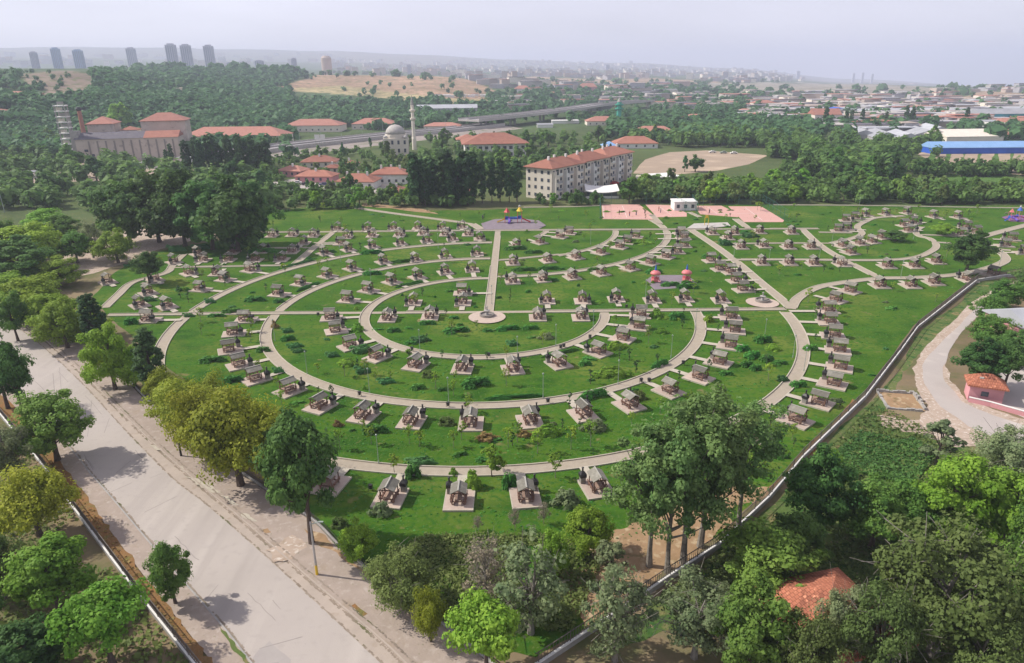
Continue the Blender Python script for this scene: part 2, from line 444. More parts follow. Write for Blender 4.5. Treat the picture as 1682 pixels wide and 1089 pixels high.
def raw_mesh(name, verts, quads, tris=None):
    me = bpy.data.meshes.new(name)
    nv = len(verts); nq = len(quads); nt_ = 0 if tris is None else len(tris)
    me.vertices.add(nv); me.vertices.foreach_set('co', np.asarray(verts, np.float32).ravel())
    me.loops.add(nq * 4 + nt_ * 3); me.polygons.add(nq + nt_)
    li = quads.ravel() if nt_ == 0 else np.concatenate([quads.ravel(), tris.ravel()])
    me.loops.foreach_set('vertex_index', li.astype(np.int32))
    st = np.arange(nq) * 4
    if nt_: st = np.concatenate([st, nq * 4 + np.arange(nt_) * 3])
    me.polygons.foreach_set('loop_start', st.astype(np.int32))
    me.update(calc_edges=True); return me

me = raw_mesh('ground', verts, quads, tri[:, [0, 2, 1]])
vx, vy, vz = verts.T
D_ = np.hypot(vx, vy)
zc = np.maximum((vx * _fwd.x + vy * _fwd.y + (vz - 50) * _fwd.z), 0.1)
ppx = 841 + FOCAL * (vx * _right.x + vy * _right.y + (vz - 50) * _right.z) / zc
ppy = 544.5 - FOCAL * (vx * _up.x + vy * _up.y + (vz - 50) * _up.z) / zc
col = np.tile(np.array([0.21, 0.165, 0.10]), (len(verts), 1))
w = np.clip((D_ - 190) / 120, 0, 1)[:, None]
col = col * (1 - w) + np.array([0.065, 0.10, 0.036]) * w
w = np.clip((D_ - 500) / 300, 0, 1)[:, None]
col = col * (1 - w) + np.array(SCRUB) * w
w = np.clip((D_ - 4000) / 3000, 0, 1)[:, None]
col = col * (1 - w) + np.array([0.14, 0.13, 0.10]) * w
jit = _rough(vx, vy, 0.02, 9) * 2.5 * np.clip(D_ / 1500, 0.3, 2)
for c, d0, d1, poly in COVER:
    k = in_poly(ppx + jit * 2, ppy + jit * 0.8, poly) & (D_ > d0) & (D_ < d1)
    col[k] = c
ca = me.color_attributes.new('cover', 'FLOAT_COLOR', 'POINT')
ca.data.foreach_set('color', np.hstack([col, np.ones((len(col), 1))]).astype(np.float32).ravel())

gm = bpy.data.materials.new('ground_cover'); gm.use_nodes = True
N, L = gm.node_tree.nodes, gm.node_tree.links; b = N['Principled BSDF']
b.inputs['Roughness'].default_value = 0.95; b.inputs['Specular IOR Level'].default_value = 0.05
at = N.new('ShaderNodeAttribute'); at.attribute_name = 'cover'
geo = N.new('ShaderNodeNewGeometry')
def noise_(sc, det, lo, hi, to0, to1):
    n = N.new('ShaderNodeTexNoise'); n.inputs['Scale'].default_value = sc; n.inputs['Detail'].default_value = det; n.inputs['Roughness'].default_value = 0.65
    L.new(geo.outputs['Position'], n.inputs['Vector'])
    r = N.new('ShaderNodeMapRange'); r.inputs['From Min'].default_value = lo; r.inputs['From Max'].default_value = hi
    r.inputs['To Min'].default_value = to0; r.inputs['To Max'].default_value = to1
    L.new(n.outputs['Fac'], r.inputs['Value']); return r.outputs[0]
def mixc(f, a, bcol):
    mx = N.new('ShaderNodeMix'); mx.data_type = 'RGBA'; L.new(f, mx.inputs[0]); L.new(a, mx.inputs[6]); mx.inputs[7].default_value = (*bcol, 1); return mx.outputs[2]
hv = N.new('ShaderNodeHueSaturation'); L.new(at.outputs['Color'], hv.inputs['Color']); L.new(noise_(0.012, 10, 0.3, 0.7, 0.55, 1.5), hv.inputs['Value'])
c = mixc(noise_(0.11, 8, 0.47, 0.62, 0, 0.75), hv.outputs[0], (0.085, 0.115, 0.035))
c = mixc(noise_(0.9, 6, 0.52, 0.68, 0, 0.5), c, (0.24, 0.17, 0.09))
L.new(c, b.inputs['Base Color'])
me.materials.append(gm)
me.polygons.foreach_set('use_smooth', [True] * len(me.polygons))
ground_o = link(bpy.data.objects.new('ground', me)); ground_o['kind'] = 'structure'

def ragged(pts, amp, seed=0, levels=4):
    """an outline with a natural edge"""
    rs = random.Random(seed); P = [Vector(p[:2]) for p in pts]
    for lv in range(levels):
        Q = []
        for i in range(len(P)):
            a, b2 = P[i], P[(i + 1) % len(P)]; d = b2 - a
            Q.append(a)
            if d.length > 0.8:
                Q.append((a + b2) / 2 + Vector((-d.y, d.x)).normalized() * rs.uniform(-1, 1) * min(amp, d.length * 0.18))
        P = Q; amp *= 0.55
    return P

from mathutils.geometry import tessellate_polygon
def sheet(name, pix, z, mat, amp=0.0, seed=0, levels=4, world_pts=None):
    P = world_pts or [ground(*p) for p in pix]
    if amp: P = ragged(P, amp, seed, levels)
    P = [Vector((p[0], p[1], z)) for p in P]
    tr = tessellate_polygon([P])
    me = bpy.data.meshes.new(name)
    fs = []
    for t in tr:
        a, b2, c2 = (P[i] for i in t)
        fs.append(tuple(t) if (b2 - a).cross(c2 - a).z > 0 else tuple(reversed(t)))
    me.from_pydata([tuple(p) for p in P], [], fs); me.materials.append(mat); me.update()
    o = link(bpy.data.objects.new(name, me)); o['kind'] = 'structure'; return o

LAWN = material('lawn_grass', (0.043, 0.112, 0.008), (0.074, 0.140, 0.015), 0.035, rough=0.95, spec=0.05, bump=0.7, bump_scale=2.5, extra=[
    ((0.025, 0.082, 0.008), 0.13, 0.48, 0.64, None), ((0.130, 0.170, 0.030), 0.05, 0.50, 0.68, None), ((0.050, 0.130, 0.012), 0.35, 0.50, 0.62, (0.3, 0.4, 1.6)),
    ((0.030, 0.100, 0.012), 1.3, 0.50, 0.64, None), ((0.100, 0.150, 0.035), 2.6, 0.56, 0.70, None), ((0.20, 0.16, 0.07), 0.18, 0.66, 0.76, None), ((0.16, 0.15, 0.055), 0.55, 0.66, 0.74, None)])
WEEDS = material('rough_weeds', (0.070, 0.130, 0.032), (0.130, 0.155, 0.055), 0.12, rough=0.95, spec=0.05, bump=1.0, bump_scale=2.0, extra=[
    ((0.24, 0.19, 0.09), 0.3, 0.57, 0.68, None), ((0.04, 0.10, 0.025), 0.5, 0.52, 0.64, None), ((0.26, 0.20, 0.12), 1.4, 0.60, 0.70, None)])
SOIL = material('dry_soil', (0.36, 0.24, 0.14), (0.27, 0.18, 0.10), 0.35, rough=0.95, spec=0.05, bump=0.6, extra=[((0.42, 0.32, 0.20), 0.9, 0.55, 0.65, None), ((0.16, 0.13, 0.06), 0.5, 0.60, 0.70, None)])
SOIL_PALE = material('pale_dust', (0.44, 0.355, 0.285), (0.37, 0.29, 0.225), 0.3, rough=0.95, spec=0.05, bump=0.5, extra=[((0.30, 0.24, 0.17), 0.7, 0.58, 0.70, None), ((0.56, 0.50, 0.43), 2.0, 0.55, 0.66, None)])
DRY_GRASS = material('orange_dry_grass', (0.26, 0.135, 0.055), (0.20, 0.13, 0.06), 0.8, rough=0.95, spec=0.05, bump=1.0, extra=[((0.16, 0.15, 0.05), 0.5, 0.55, 0.68, None)])
ROAD = material('pale_asphalt', (0.415, 0.372, 0.332), (0.39, 0.35, 0.315), 0.12, rough=0.9, bump=0.15, bump_scale=12, extra=[
    ((0.335, 0.30, 0.27), 0.35, 0.54, 0.78, (0.78, 1.0, 0.10)), ((0.47, 0.425, 0.38), 0.2, 0.55, 0.75, (0.78, 1.4, 0.06)), ((0.30, 0.275, 0.25), 3.0, 0.68, 0.80, None), ((0.37, 0.333, 0.30), 0.9, 0.55, 0.72, None)])
ROAD_GREY = material('grey_asphalt', (0.42, 0.38, 0.345), (0.39, 0.35, 0.32), 0.2, rough=0.9, bump=0.1, bump_scale=10, extra=[((0.52, 0.47, 0.42), 0.15, 0.55, 0.7, None)])
PAVEMENT = material('worn_pavement', (0.365, 0.30, 0.25), (0.31, 0.255, 0.21), 0.5, rough=0.95, bump=0.4, extra=[
    ((0.30, 0.24, 0.18), 0.35, 0.55, 0.68, None), ((0.40, 0.34, 0.29), 1.4, 0.54, 0.70, None), ((0.22, 0.20, 0.13), 2.2, 0.66, 0.74, None)])
GUTTER = material('gutter_concrete', (0.42, 0.355, 0.295), (0.36, 0.305, 0.255), 0.5, rough=0.9, extra=[((0.33, 0.27, 0.21), 0.6, 0.58, 0.70, None)])

# the park lawn and the land round it
sheet('rough_grass', [(1225,1120),(1200,1000),(960,1075),(1110,960),(1270,830),(1430,660),(1510,545),(1605,465),(1660,458),(1640,480),(1560,540),(1500,590),(1440,690),(1600,735),(1760,760),(1900,800),(1900,1120)], 0.012, WEEDS, 1.2, 3)
lawn_pix = [(740,1040),(660,985),(590,925),(545,888),(470,800),(380,700),(300,620),(225,560),(172,512),(150,490),(180,455),(215,430),(262,412),(330,400),(425,384),(440,350),(520,338),(585,334),(700,346),(790,345),(990,336),(1290,336),(1560,338),(1760,338),(1800,410),(1650,447),(1600,455),(1500,535),(1420,645),(1262,808),(1180,878),(1100,930),(980,1010),(880,1080)]
sheet('lawn', lawn_pix, 0.02, LAWN, 0.5, 4, 3)
sheet('bare_soil', [(960,900),(1010,870),(1080,850),(1140,820),(1200,800),(1262,800),(1240,828),(1190,868),(1150,905),(1100,935),(1030,980),(960,1030),(935,1000),(950,950)], 0.03, SOIL, 1.3, 5)
sheet('bare_soil', [(255,412),(180,440),(105,460),(95,430),(120,395),(215,378),(330,374),(425,370),(430,384),(330,392)], 0.032, SOIL_PALE, 1.6, 6)
sheet('bare_soil', [(905,940),(960,930),(1000,960),(960,990),(915,985)], 0.034, SOIL, 1.2, 16)
sheet('bare_soil', [(1262,800),(1330,728),(1400,655),(1412,662),(1335,745),(1272,812)], 0.031, DRY_GRASS, 0.6, 7)

# road on the left with its gutter, kerbs and pavements
def ground_line(pix, n=6): return smooth_line([ground(*p) for p in pix], n)
road_r = [(-120,430),(0,518),(62,563),(132,628),(207,709),(282,785),(332,824),(400,882),(505,977),(622,1087),(700,1165)]
road_l = [(-160,520),(0,622),(107,728),(150,780),(185,820),(267,917),(355,1017),(412,1089),(470,1170)]
gut_r = [(-120,424),(0,509),(66,552),(142,620),(222,700),(300,772),(400,856),(505,948),(622,1048),(665,1089),(740,1165)]
park_edge = [(-110,405),(0,478),(60,520),(160,580),(240,660),(300,718),(380,770),(470,830),(518,862),(557,902),(594,932),(660,985),(740,1040),(850,1130)]
wall_pix = [(-120,575),(0,682),(75,772),(120,835),(165,895),(215,962),(262,1022),(312,1085),(380,1170)]
def ragged_line(P, amp):
    P = smooth_line(P, 9); rs = random.Random(3); return [p + Vector((rs.uniform(-amp, amp), rs.uniform(-amp, amp))) for p in P]
def band(name, a, b2, z, mat):
    return sheet(name, None, z, mat, 0, world_pts=[*a, *reversed(b2)])
RR, RL, GR, PE, WL = (ground_line(p) for p in (road_r, road_l, gut_r, park_edge, wall_pix))
band('road', RR, RL, 0.010 + 0.02, ROAD)
band('gutter', GR, RR, 0.036, GUTTER)
band('pavement', PE, GR, 0.135, PAVEMENT)
band('pavement', RL, offset_line(WL, -1.6) if False else [ground(p[0] + 26, p[1] - 9) for p in wall_pix], 0.14, PAVEMENT)
band('dry_grass', ragged_line([ground(p[0] + 27, p[1] - 9) for p in wall_pix], .22), [ground(p[0] + 3, p[1] + 2) for p in wall_pix], 0.15, DRY_GRASS)
k = MB(); k.bar(GR, 0.18, 0.0, 0.17); k.build('kerb', GUTTER)['kind'] = 'structure'
k = MB(); k.bar(RL, 0.16, 0.0, 0.16); k.build('kerb', CONCRETE_OLD)['kind'] = 'structure'
JOINT = material('dirty_joint', (0.20, 0.16, 0.12), (0.30, 0.25, 0.20), 0.4, rough=.95, extra=[((0.12, 0.12, 0.06), 0.25, 0.55, 0.65, None)])
jm = MB(); rj = random.Random(2)
for Ln, off, w_ in ((RR, .1, .22), (GR, -.25, .30), (RL, .2, .26), (GR, .5, .18)):
    for a in range(0, len(Ln) - 1):
        seg = [Vector(Ln[a]).lerp(Vector(Ln[a + 1]), t / 6) for t in range(7)]
        for t in range(6):
            if rj.random() < .82: jm.strip(seg[t:t + 2], w_ * rj.uniform(.4, 1.3), .185 if off == .5 else .042, off=off + rj.uniform(-.05, .05))
jm.build('road_joint', JOINT)['kind'] = 'structure'
# long cracks and tyre-worn streaks
CRACK = material('tar_crack', (0.24, 0.22, 0.20), (0.30, 0.27, 0.25), 1.0, rough=.9)
cm = MB()
def at_frac(Ln, f):
    k_ = min(max(f, 0), .999) * (len(Ln) - 1); i_ = int(k_); return Vector(Ln[i_]).lerp(Vector(Ln[i_ + 1]), k_ - i_)
for i in range(26):
    t = rj.random(); u_ = rj.uniform(.06, .94); a = rj.uniform(.15, .9); n_ = rj.randint(3, 9); pts_ = []
    across = rj.random() < .4
    for q in range(n_):
        f_ = a + (0 if across else q * .008); r_, l_ = at_frac(RR, f_), at_frac(RL, f_)
        pts_.append(r_.lerp(l_, min(max(u_ + (q * .07 if across else 0) + rj.uniform(-.012, .012), .02), .98)))
    cm.strip(pts_, rj.uniform(.05, .09), .037)
cm.build('road_crack', CRACK)['kind'] = 'structure'
# patches on the asphalt and in the pavement
PATCH = material('dark_patch', (0.33, 0.30, 0.28), (0.37, 0.34, 0.31), 0.4, rough=0.9)
sheet('asphalt_patch', [(443,1053),(478,1084),(470,1130),(390,1130),(410,1089),(425,1068)], 0.036, PATCH, 0.1, 3, 2)
sheet('asphalt_patch', [(577,997),(583,993),(604,1010),(597,1014)], 0.142, DRY_GRASS, 0.1, 3, 2)
sheet('asphalt_patch', [(430,872),(440,869),(446,876),(436,878)], 0.142, SOIL, 0.1, 3, 2)
sheet('asphalt_patch', [(436,905),(480,880),(505,900),(480,920),(450,925)], 0.143, SOIL_PALE, 0.4, 8, 3)
sheet('weed_strip', [(362,1032),(372,1040),(400,1075),(412,1092),(404,1092),(378,1058)], 0.17, WEEDS, 0.3, 3, 3)
sheet('weed_strip', [(500,870),(530,878),(560,905),(600,940),(640,975),(600,950),(545,905)], 0.145, SOIL, 0.6, 9, 3)
for i, (x, y, s) in enumerate([(320,790,16),(345,800,22),(300,770,12),(255,735,12),(375,820,18),(228,705,10),(410,850,14)]):
    sheet('broken_pavement', [(x - s, y - s * .4), (x, y - s * .2), (x + s, y + s * .6), (x + s * .2, y + s * .5)], 0.144 + i * .002, KERB, 0.35, 40 + i, 3)

# the side road on the right
side_l = [(1690,455),(1640,470),(1590,500),(1545,545),(1512,580),(1498,605),(1505,635),(1525,665),(1510,690),(1440,682),(1448,700),(1520,715),(1572,735),(1640,728),(1760,790),(1900,870)]
side_r = [(1720,470),(1665,480),(1625,500),(1580,540),(1558,570),(1552,600),(1560,625),(1585,655),(1630,672),(1700,695),(1800,735),(1920,800)]
sheet('side_road', side_l + side_r[::-1], 0.03, SOIL_PALE, 0.5, 11, 3)
asp_l = [(1700,462),(1650,474),(1605,502),(1565,545),(1535,575),(1515,600),(1518,630),(1545,668),(1590,700),(1640,722),(1760,770),(1900,840)]
asp_r = [(1718,468),(1662,479),(1620,503),(1580,545),(1560,575),(1548,603),(1552,627),(1580,660),(1630,682),(1700,705),(1800,745),(1920,810)]
sheet('side_road', asp_l + asp_r[::-1], 0.04, ROAD_GREY, 0.2, 12, 2)
sheet('yard', [(1640,560),(1800,560),(1900,760),(1760,720),(1690,690),(1630,665),(1640,620)], 0.036, ROAD_GREY, 0.3, 13, 2)

# fields and plots behind the park
MEADOW = material('meadow', (0.075, 0.155, 0.035), (0.10, 0.17, 0.045), 0.04, rough=0.95, spec=0.05, bump=0.6, bump_scale=1.5, extra=[((0.045, 0.10, 0.025), 0.3, 0.55, 0.66, None)])
FIELD = material('ploughed_field', (0.36, 0.285, 0.215), (0.31, 0.24, 0.175), 0.05, rough=0.95, spec=0.05, extra=[((0.48, 0.38, 0.28), 0.05, 0.5, 0.7, None)])
sheet('meadow', [(1440,318),(1520,286),(1640,288),(1720,300),(1720,322),(1600,325),(1560,315)], 0.02, MEADOW, 3, 21)
sheet('meadow', [(1180,300),(1290,300),(1330,290),(1390,300),(1300,318),(1190,315)], 0.022, MEADOW, 3, 22)
sheet('dirt_pitch', [(1040,285),(1060,262),(1100,250),(1160,247),(1262,255),(1230,270),(1180,280),(1100,288)], 0.02, FIELD, 0.6, 23)
sheet('forecourt', [(1036,300),(1046,287),(1100,290),(1130,294),(1110,300),(1060,318),(1040,322)], 0.026, KERB, 0.8, 24, 3)
sheet('ploughed_field', [(1500,250),(1700,252),(1760,262),(1760,292),(1640,285),(1540,268)], 0.02, FIELD, 2, 25)
for i, x in enumerate(range(1530, 1700, 26)):
    sheet('field_strip', [(x, 252), (x + 6, 252), (x + 2, 286 if x > 1600 else 270), (x - 8, 286 if x > 1600 else 270)], 0.03, MEADOW, 1.5, 60 + i, 3)
sheet('car_park', [(440,300),(500,292),(600,296),(640,300),(640,318),(520,315),(440,310)], 0.024, ROAD_GREY, 1, 26, 3)
sheet('works_yard', [(-60,300),(0,270),(140,266),(310,262),(330,290),(200,295),(60,300),(-60,330)], 0.024, SOIL_PALE, 2, 27)
sheet('dirt_track', [(590,338),(640,342),(720,352),(700,345),(640,338),(600,334)], 0.05, SOIL, 1, 28, 3)

# sports courts
def court(pix, z):
    sheet('sports_court', pix, z, PINK_COURT, 0)
court([(990,360),(988,336),(1050,336),(1078,357),(1074,361)], 0.05)
court([(1079,357),(1060,336),(1100,337),(1128,350),(1128,356)], 0.054)
court([(1150,352),(1140,338),(1185,338),(1215,352),(1212,357)], 0.05)
court([(1222,365),(1196,339),(1250,339),(1288,362),(1286,365)], 0.054)
cl = MB()
def line_(a, b2, w=0.12, z=0.07): cl.strip([ground(*a), ground(*b2)], w, z)
for a, b2 in [((992,358),(990,338)),((992,358),(1072,358)),((1030,358),(1022,338)),((990,348),(1062,347)),((1224,363),(1284,362)),((1252,362),(1224,341)),((1210,351),(1266,350)),((1154,351),(1208,351)),((1178,351),(1162,340)),((1082,354),(1124,353)),((1102,353),(1082,339))]: line_(a, b2)
cl.build('court_marking', WHITE)['kind'] = 'structure'

# ---------------------------------------------------------------- park paths
C1, R1, R2, R3 = Vector((-5.887, 145.236)), 26.18, 46.02, 65.28
C2, RA = Vector((-5.18, 228.57)), 56.03
RB = (ground(985, 404).to_2d() - C2).length; RC = (ground(893, 384).to_2d() - C2).length
def arc(C, R, a0, a1, n=60): return [C + Vector((math.cos(RAD(a0 + (a1 - a0) * i / n)), math.sin(RAD(a0 + (a1 - a0) * i / n)))) * R for i in range(n + 1)]
def gl(pix, n=6): return smooth_line([ground(*p) for p in pix], n)
PATHS = [
 (arc(C1, R1, 90, 358, 70), 2.3), (arc(C1, R2, 90, 358, 90), 2.4), (arc(C1, R3, 90, 358, 110), 2.5),
 (arc(C2, RA, -90, 14, 44), 2.3), (arc(C2, RB, -62, 0, 24), 2.0), (arc(C2, RC, -40, 0, 14), 1.8),
 (gl([(818,378),(810,450),(802,519)]), 2.2), (gl([(176,518),(440,515),(800,513),(1290,508)]), 1.7),
 (gl([(430,382),(548,381),(780,379),(1100,377),(1345,376)]), 2.0),
 (gl([(585,342),(640,350),(700,358),(775,368)]), 2.2), (gl([(775,368),(790,377)]), 3.0),
 (gl([(484,435),(515,408),(548,381)]), 2.3),
 (gl([(172,506),(194,485),(219,464),(272,449),(286,433),(302,418)]), 2.2),
 (gl([(330,439),(486,436)]), 1.3), (gl([(435,408),(517,407)]), 1.3), (gl([(232,466),(268,465)]), 1.2), (gl([(286,440),(352,438)]), 1.2),
 (gl([(515,399),(562,399)]), 1.2), (gl([(818,455),(840,454)]), 1.3), (gl([(818,428),(843,426),(935,417)]), 1.3),
 (gl([(1135,378),(1180,408),(1215,435),(1250,465),(1290,498),(1299,508)]), 2.5),
 (gl([(1318,377),(1345,402),(1380,424),(1446,458)]), 2.3),
 (gl([(1187,401),(1280,400),(1366,400)]), 1.3), (gl([(1203,427),(1300,427),(1440,428),(1500,424),(1528,414),(1538,404),(1528,393),(1510,388),(1504,380),(1514,373)]), 1.9),
 (gl([(1366,400),(1400,392),(1416,384),(1408,373),(1422,364),(1440,358),(1485,355)]), 2.0), (gl([(1345,382),(1400,383)]), 1.3),
 (gl([(1299,508),(1311,490),(1342,473),(1390,464),(1446,458),(1500,457),(1560,453),(1600,447),(1638,436),(1652,426),(1640,413),(1620,408)], 8), 2.4),
 (gl([(1620,408),(1660,412)]), 1.5), (gl([(1605,392),(1640,382),(1690,369),(1740,355)]), 2.8), (gl([(1510,386),(1570,388)]), 1.4), (gl([(1530,398),(1562,400)]), 1.3),
 (gl([(1084,368),(1070,353)]), 2.2), (gl([(1208,360),(1230,376)]), 2.4), (gl([(1132,349),(1150,357)]), 1.6),
 (gl([(1270,337),(1420,338),(1600,341),(1760,343)]), 1.0), (gl([(860,341),(940,340),(985,338)]), 1.0),
]
PATHS = [(P, w * .83) for P, w in PATHS]
segs = []
for i, (P, w) in enumerate(PATHS):
    for a, b2 in zip(P[:-1], P[1:]): segs.append((a[0], a[1], b2[0], b2[1], w / 2, i))
SEG = np.array(segs)
def path_gap(p, skip=-1):
    """distance from a point to the nearest path edge"""
    a = SEG[:, 0:2]; d = SEG[:, 2:4] - a; q = np.array([p[0], p[1]]) - a
    t = np.clip((q * d).sum(1) / np.maximum((d * d).sum(1), 1e-9), 0, 1)
    e = np.hypot(*(q - d * t[:, None]).T) - SEG[:, 4]
    if skip >= 0: e = np.where(SEG[:, 5] == skip, 99, e)
    return float(e.min())
pm, km = MB(), MB()
for i, (P, w) in enumerate(PATHS):
    pm.strip(P, w, 0.045 + 0.004 * i)
    for s in (-1, 1):
        Q = offset_line(P, s * (w / 2 + 0.08)); run = []
        for q in Q + [None]:
            if q is not None and path_gap(q, i) > 0.05: run.append(q); continue
            if len(run) > 1: km.bar(run, 0.16, 0.0, 0.21)
            run = []
pm.build('path', PAVER)['kind'] = 'structure'
km.build('path_kerb', KERB)['kind'] = 'structure'
# paved circles and play surfaces
def ground_ellipse(px, py, r, n=28):
    c = ground(px, py); return [c + Vector((r * math.cos(6.2832 * i / n), r * math.sin(6.2832 * i / n), 0)) for i in range(n)]
sheet('plaza', None, 0.225, PAVER_PAD, world_pts=ground_ellipse(800, 522, 4.0))
sheet('plaza', None, 0.225, PAVER_PAD, world_pts=ground_ellipse(1252, 498, 3.6))
sheet('play_surface', [(795,378),(790,368),(812,361),(850,359),(885,363),(897,371),(885,377)], 0.215, RUBBER)
sheet('play_surface', [(1060,462),(1068,455),(1085,452),(1125,452),(1142,461),(1146,468),(1120,473),(1075,476)], 0.05, RUBBER)
sheet('play_surface', [(1645,357),(1660,353),(1720,355),(1730,366),(1660,364)], 0.05, plain('violet_rubber', (0.22, 0.10, 0.22), 0.9))
sheet('play_surface', [(1128,376),(1140,368),(1195,366),(1200,372),(1160,376)], 0.22, CONCRETE)
# ================================================================== FOLIAGE
def leaf_quads(pos, nrm, size, rs, aspect=1.5):
    """one bent leaf spray per point: four corners"""
    n = len(pos)
    a = rs.normal(size=(n, 3)); a -= nrm * (a * nrm).sum(1)[:, None]; a /= np.linalg.norm(a, axis=1)[:, None] + 1e-9
    b2 = np.cross(nrm, a)
    s = (size * rs.uniform(0.45, 1.55, n))[:, None]
    k = rs.uniform(0.35, 0.75, n)[:, None]
    v = np.stack([pos - a * s * aspect / 2, pos + b2 * s * k - a * s * 0.1 + nrm * s * 0.12, pos + a * s * aspect / 2, pos - b2 * s * k - a * s * 0.1 + nrm * s * 0.12], 1)
    return v.reshape(-1, 3)
def unit(rs, n):
    v = rs.normal(size=(n, 3)); return v / np.linalg.norm(v, axis=1)[:, None]

def crown_points(rs, kind, H, W, h0, n_clump, n_leaf):
    """clump centres through the crown's volume, leaves round each clump"""
    ch = H - h0
    u = unit(rs, n_clump * 3)
    lob = 0.80 + 0.22 * np.sin(u[:, 0] * 4.1 + rs.uniform(0, 6)) * np.sin(u[:, 1] * 4.7 + rs.uniform(0, 6)) + 0.14 * np.sin(u[:, 2] * 6 + rs.uniform(0, 6)) + rs.uniform(-0.12, 0.12, len(u))
    rr = rs.uniform(0.25, 1.0, len(u)) ** 0.45
    p = u * (lob * rr)[:, None]
    zn = p[:, 2]
    if kind == 'column':
        wz = 0.55 + 0.45 * np.cos(np.clip(zn + 0.25, -1, 1) * 1.35); cl = 0.115 * W; p = u * (np.clip(0.86 + 0.08 * np.sin(u[:, 0] * 3 + u[:, 2] * 5), .6, 1) * rr)[:, None]; zn = p[:, 2]; wz = 0.62 + 0.38 * np.cos(np.clip(zn + 0.25, -1, 1) * 1.35)
    elif kind == 'spread':
        wz = np.where(zn > -0.2, 1.0, 0.75 + (zn + 1) * 0.3); p[:, 2] = zn * np.where(zn > 0, 0.85, 0.75); cl = 0.15 * W
    elif kind == 'cone':
        wz = np.clip(0.62 - 0.55 * zn, 0.06, 1.1); cl = 0.13 * W
    else:
        wz = 0.80 + 0.25 * np.cos(zn * 1.6 + 0.35); cl = (0.10 if H > 14 else 0.125) * W
    c = np.stack([p[:, 0] * W / 2 * wz, p[:, 1] * W / 2 * wz, h0 + ch / 2 + p[:, 2] * ch / 2], -1)[:n_clump]
    per = rs.multinomial(n_leaf, rs.dirichlet(np.ones(len(c)) * 3))
    order = np.argsort(-per, kind='stable'); c, per = c[order], per[order]      # limbs go to the fullest clumps
    idx = np.repeat(np.arange(len(c)), per)
    d = unit(rs, len(idx)); d[:, 2] *= 0.75
    r = cl * rs.uniform(0.55, 1.25, len(c))[idx] * rs.uniform(0, 1, len(idx)) ** 0.42
    pos = c[idx] + d * r[:, None]
    ctr = np.array([0, 0, h0 + ch * 0.4])
    out = pos - ctr; out /= np.linalg.norm(out, axis=1)[:, None] + 1e-6
    nr = d * 0.8 + out * 0.5 + np.array([0, 0, 0.45]) + rs.normal(size=pos.shape) * 0.45
    nr /= np.linalg.norm(nr, axis=1)[:, None]
    return c, pos, nr

def crown_mesh(name, rs, kind, H, W, h0, n_clump, n_leaf, leaf, mat):
    c, pos, nr = crown_points(rs, kind, H, W, h0, n_clump, n_leaf)
    pos[:, 2] = np.maximum(pos[:, 2], h0 * 0.55 + 0.05)
    v = leaf_quads(pos, nr, leaf, rs)
    me = raw_mesh(name, v, np.arange(len(v)).reshape(-1, 4)); me.materials.append(mat)
    return me, c

def trunk_mesh(name, rs, H, W, h0, clumps, r, mat, n_limb=12, lean=0.0, twigs=False):
    mb = MB(); top = np.array([rs.uniform(-.3, .3) * W * .12, rs.uniform(-.3, .3) * W * .12, h0 + (H - h0) * 0.72])
    pts = []; n = 6
    for i in range(n + 1):
        t = i / n; pts.append(Vector((top[0] * t + math.sin(t * 5 + r * 9) * 0.035 * W * t, top[1] * t + math.cos(t * 4) * 0.03 * W * t, top[2] * t)))
    for i in range(n):
        ra = r * (1.25 if i == 0 else 1 - 0.8 * i / n); rb = r * (1 - 0.8 * (i + 1) / n)
        mb.tube(pts[i], pts[i + 1], ra, max(rb, 0.02), 7, caps=False)
    for c in clumps[:n_limb]:
        c = Vector(c); t = min(max((c.z * 0.62) / max(top[2], .1), 0.25), 0.92); i = min(int(t * n), n - 1)
        a = pts[i].lerp(pts[i + 1], t * n - i); rr = r * (1 - 0.8 * t) * 0.55
        mid = a.lerp(c, 0.55) + Vector((0, 0, -0.06 * (c - a).length)); mb.tube(a, mid, rr, rr * 0.6, 5, caps=False); mb.tube(mid, c, rr * 0.6, 0.02, 5, caps=False)
        if twigs:
            for q in range(4):
                e = c + Vector(rs.normal(size=3)) * W * 0.12; mb.tube(mid.lerp(c, rs.uniform(.2, 1)), e, rr * 0.35, 0.015, 4, caps=False)
    return mb.mesh(name, mat)

def lin(r, g, b2): return (r, g, b2)
LEAF = {
 'dark': leaf_material('dark_leaf', (0.022, 0.056, 0.016), (0.060, 0.112, 0.026)),
 'mid': leaf_material('mid_leaf', (0.034, 0.082, 0.016), (0.088, 0.150, 0.028)),
 'bright': leaf_material('bright_leaf', (0.055, 0.130, 0.014), (0.135, 0.225, 0.030)),
 'yellow': leaf_material('yellow_leaf', (0.082, 0.108, 0.011), (0.165, 0.180, 0.020)),
 'lime': leaf_material('lime_leaf', (0.065, 0.118, 0.012), (0.140, 0.205, 0.024)),
 'corner': leaf_material('corner_leaf', (0.036, 0.074, 0.022), (0.090, 0.140, 0.044)),
 'grey': leaf_material('grey_leaf', (0.060, 0.088, 0.040), (0.130, 0.155, 0.075)),
 'poplar': leaf_material('poplar_leaf', (0.018, 0.046, 0.018), (0.048, 0.090, 0.030)),
 'olive': leaf_material('olive_leaf', (0.044, 0.070, 0.018), (0.092, 0.122, 0.036)),
 'bare': leaf_material('dry_leaf', (0.100, 0.085, 0.060), (0.170, 0.145, 0.105)),
 'shrub': leaf_material('shrub_leaf', (0.026, 0.095, 0.018), (0.060, 0.165, 0.030)),
 'blue': leaf_material('blue_leaf', (0.026, 0.085, 0.026), (0.055, 0.135, 0.042)),
 'bronze': leaf_material('bronze_leaf', (0.120, 0.075, 0.035), (0.180, 0.140, 0.050)),
}
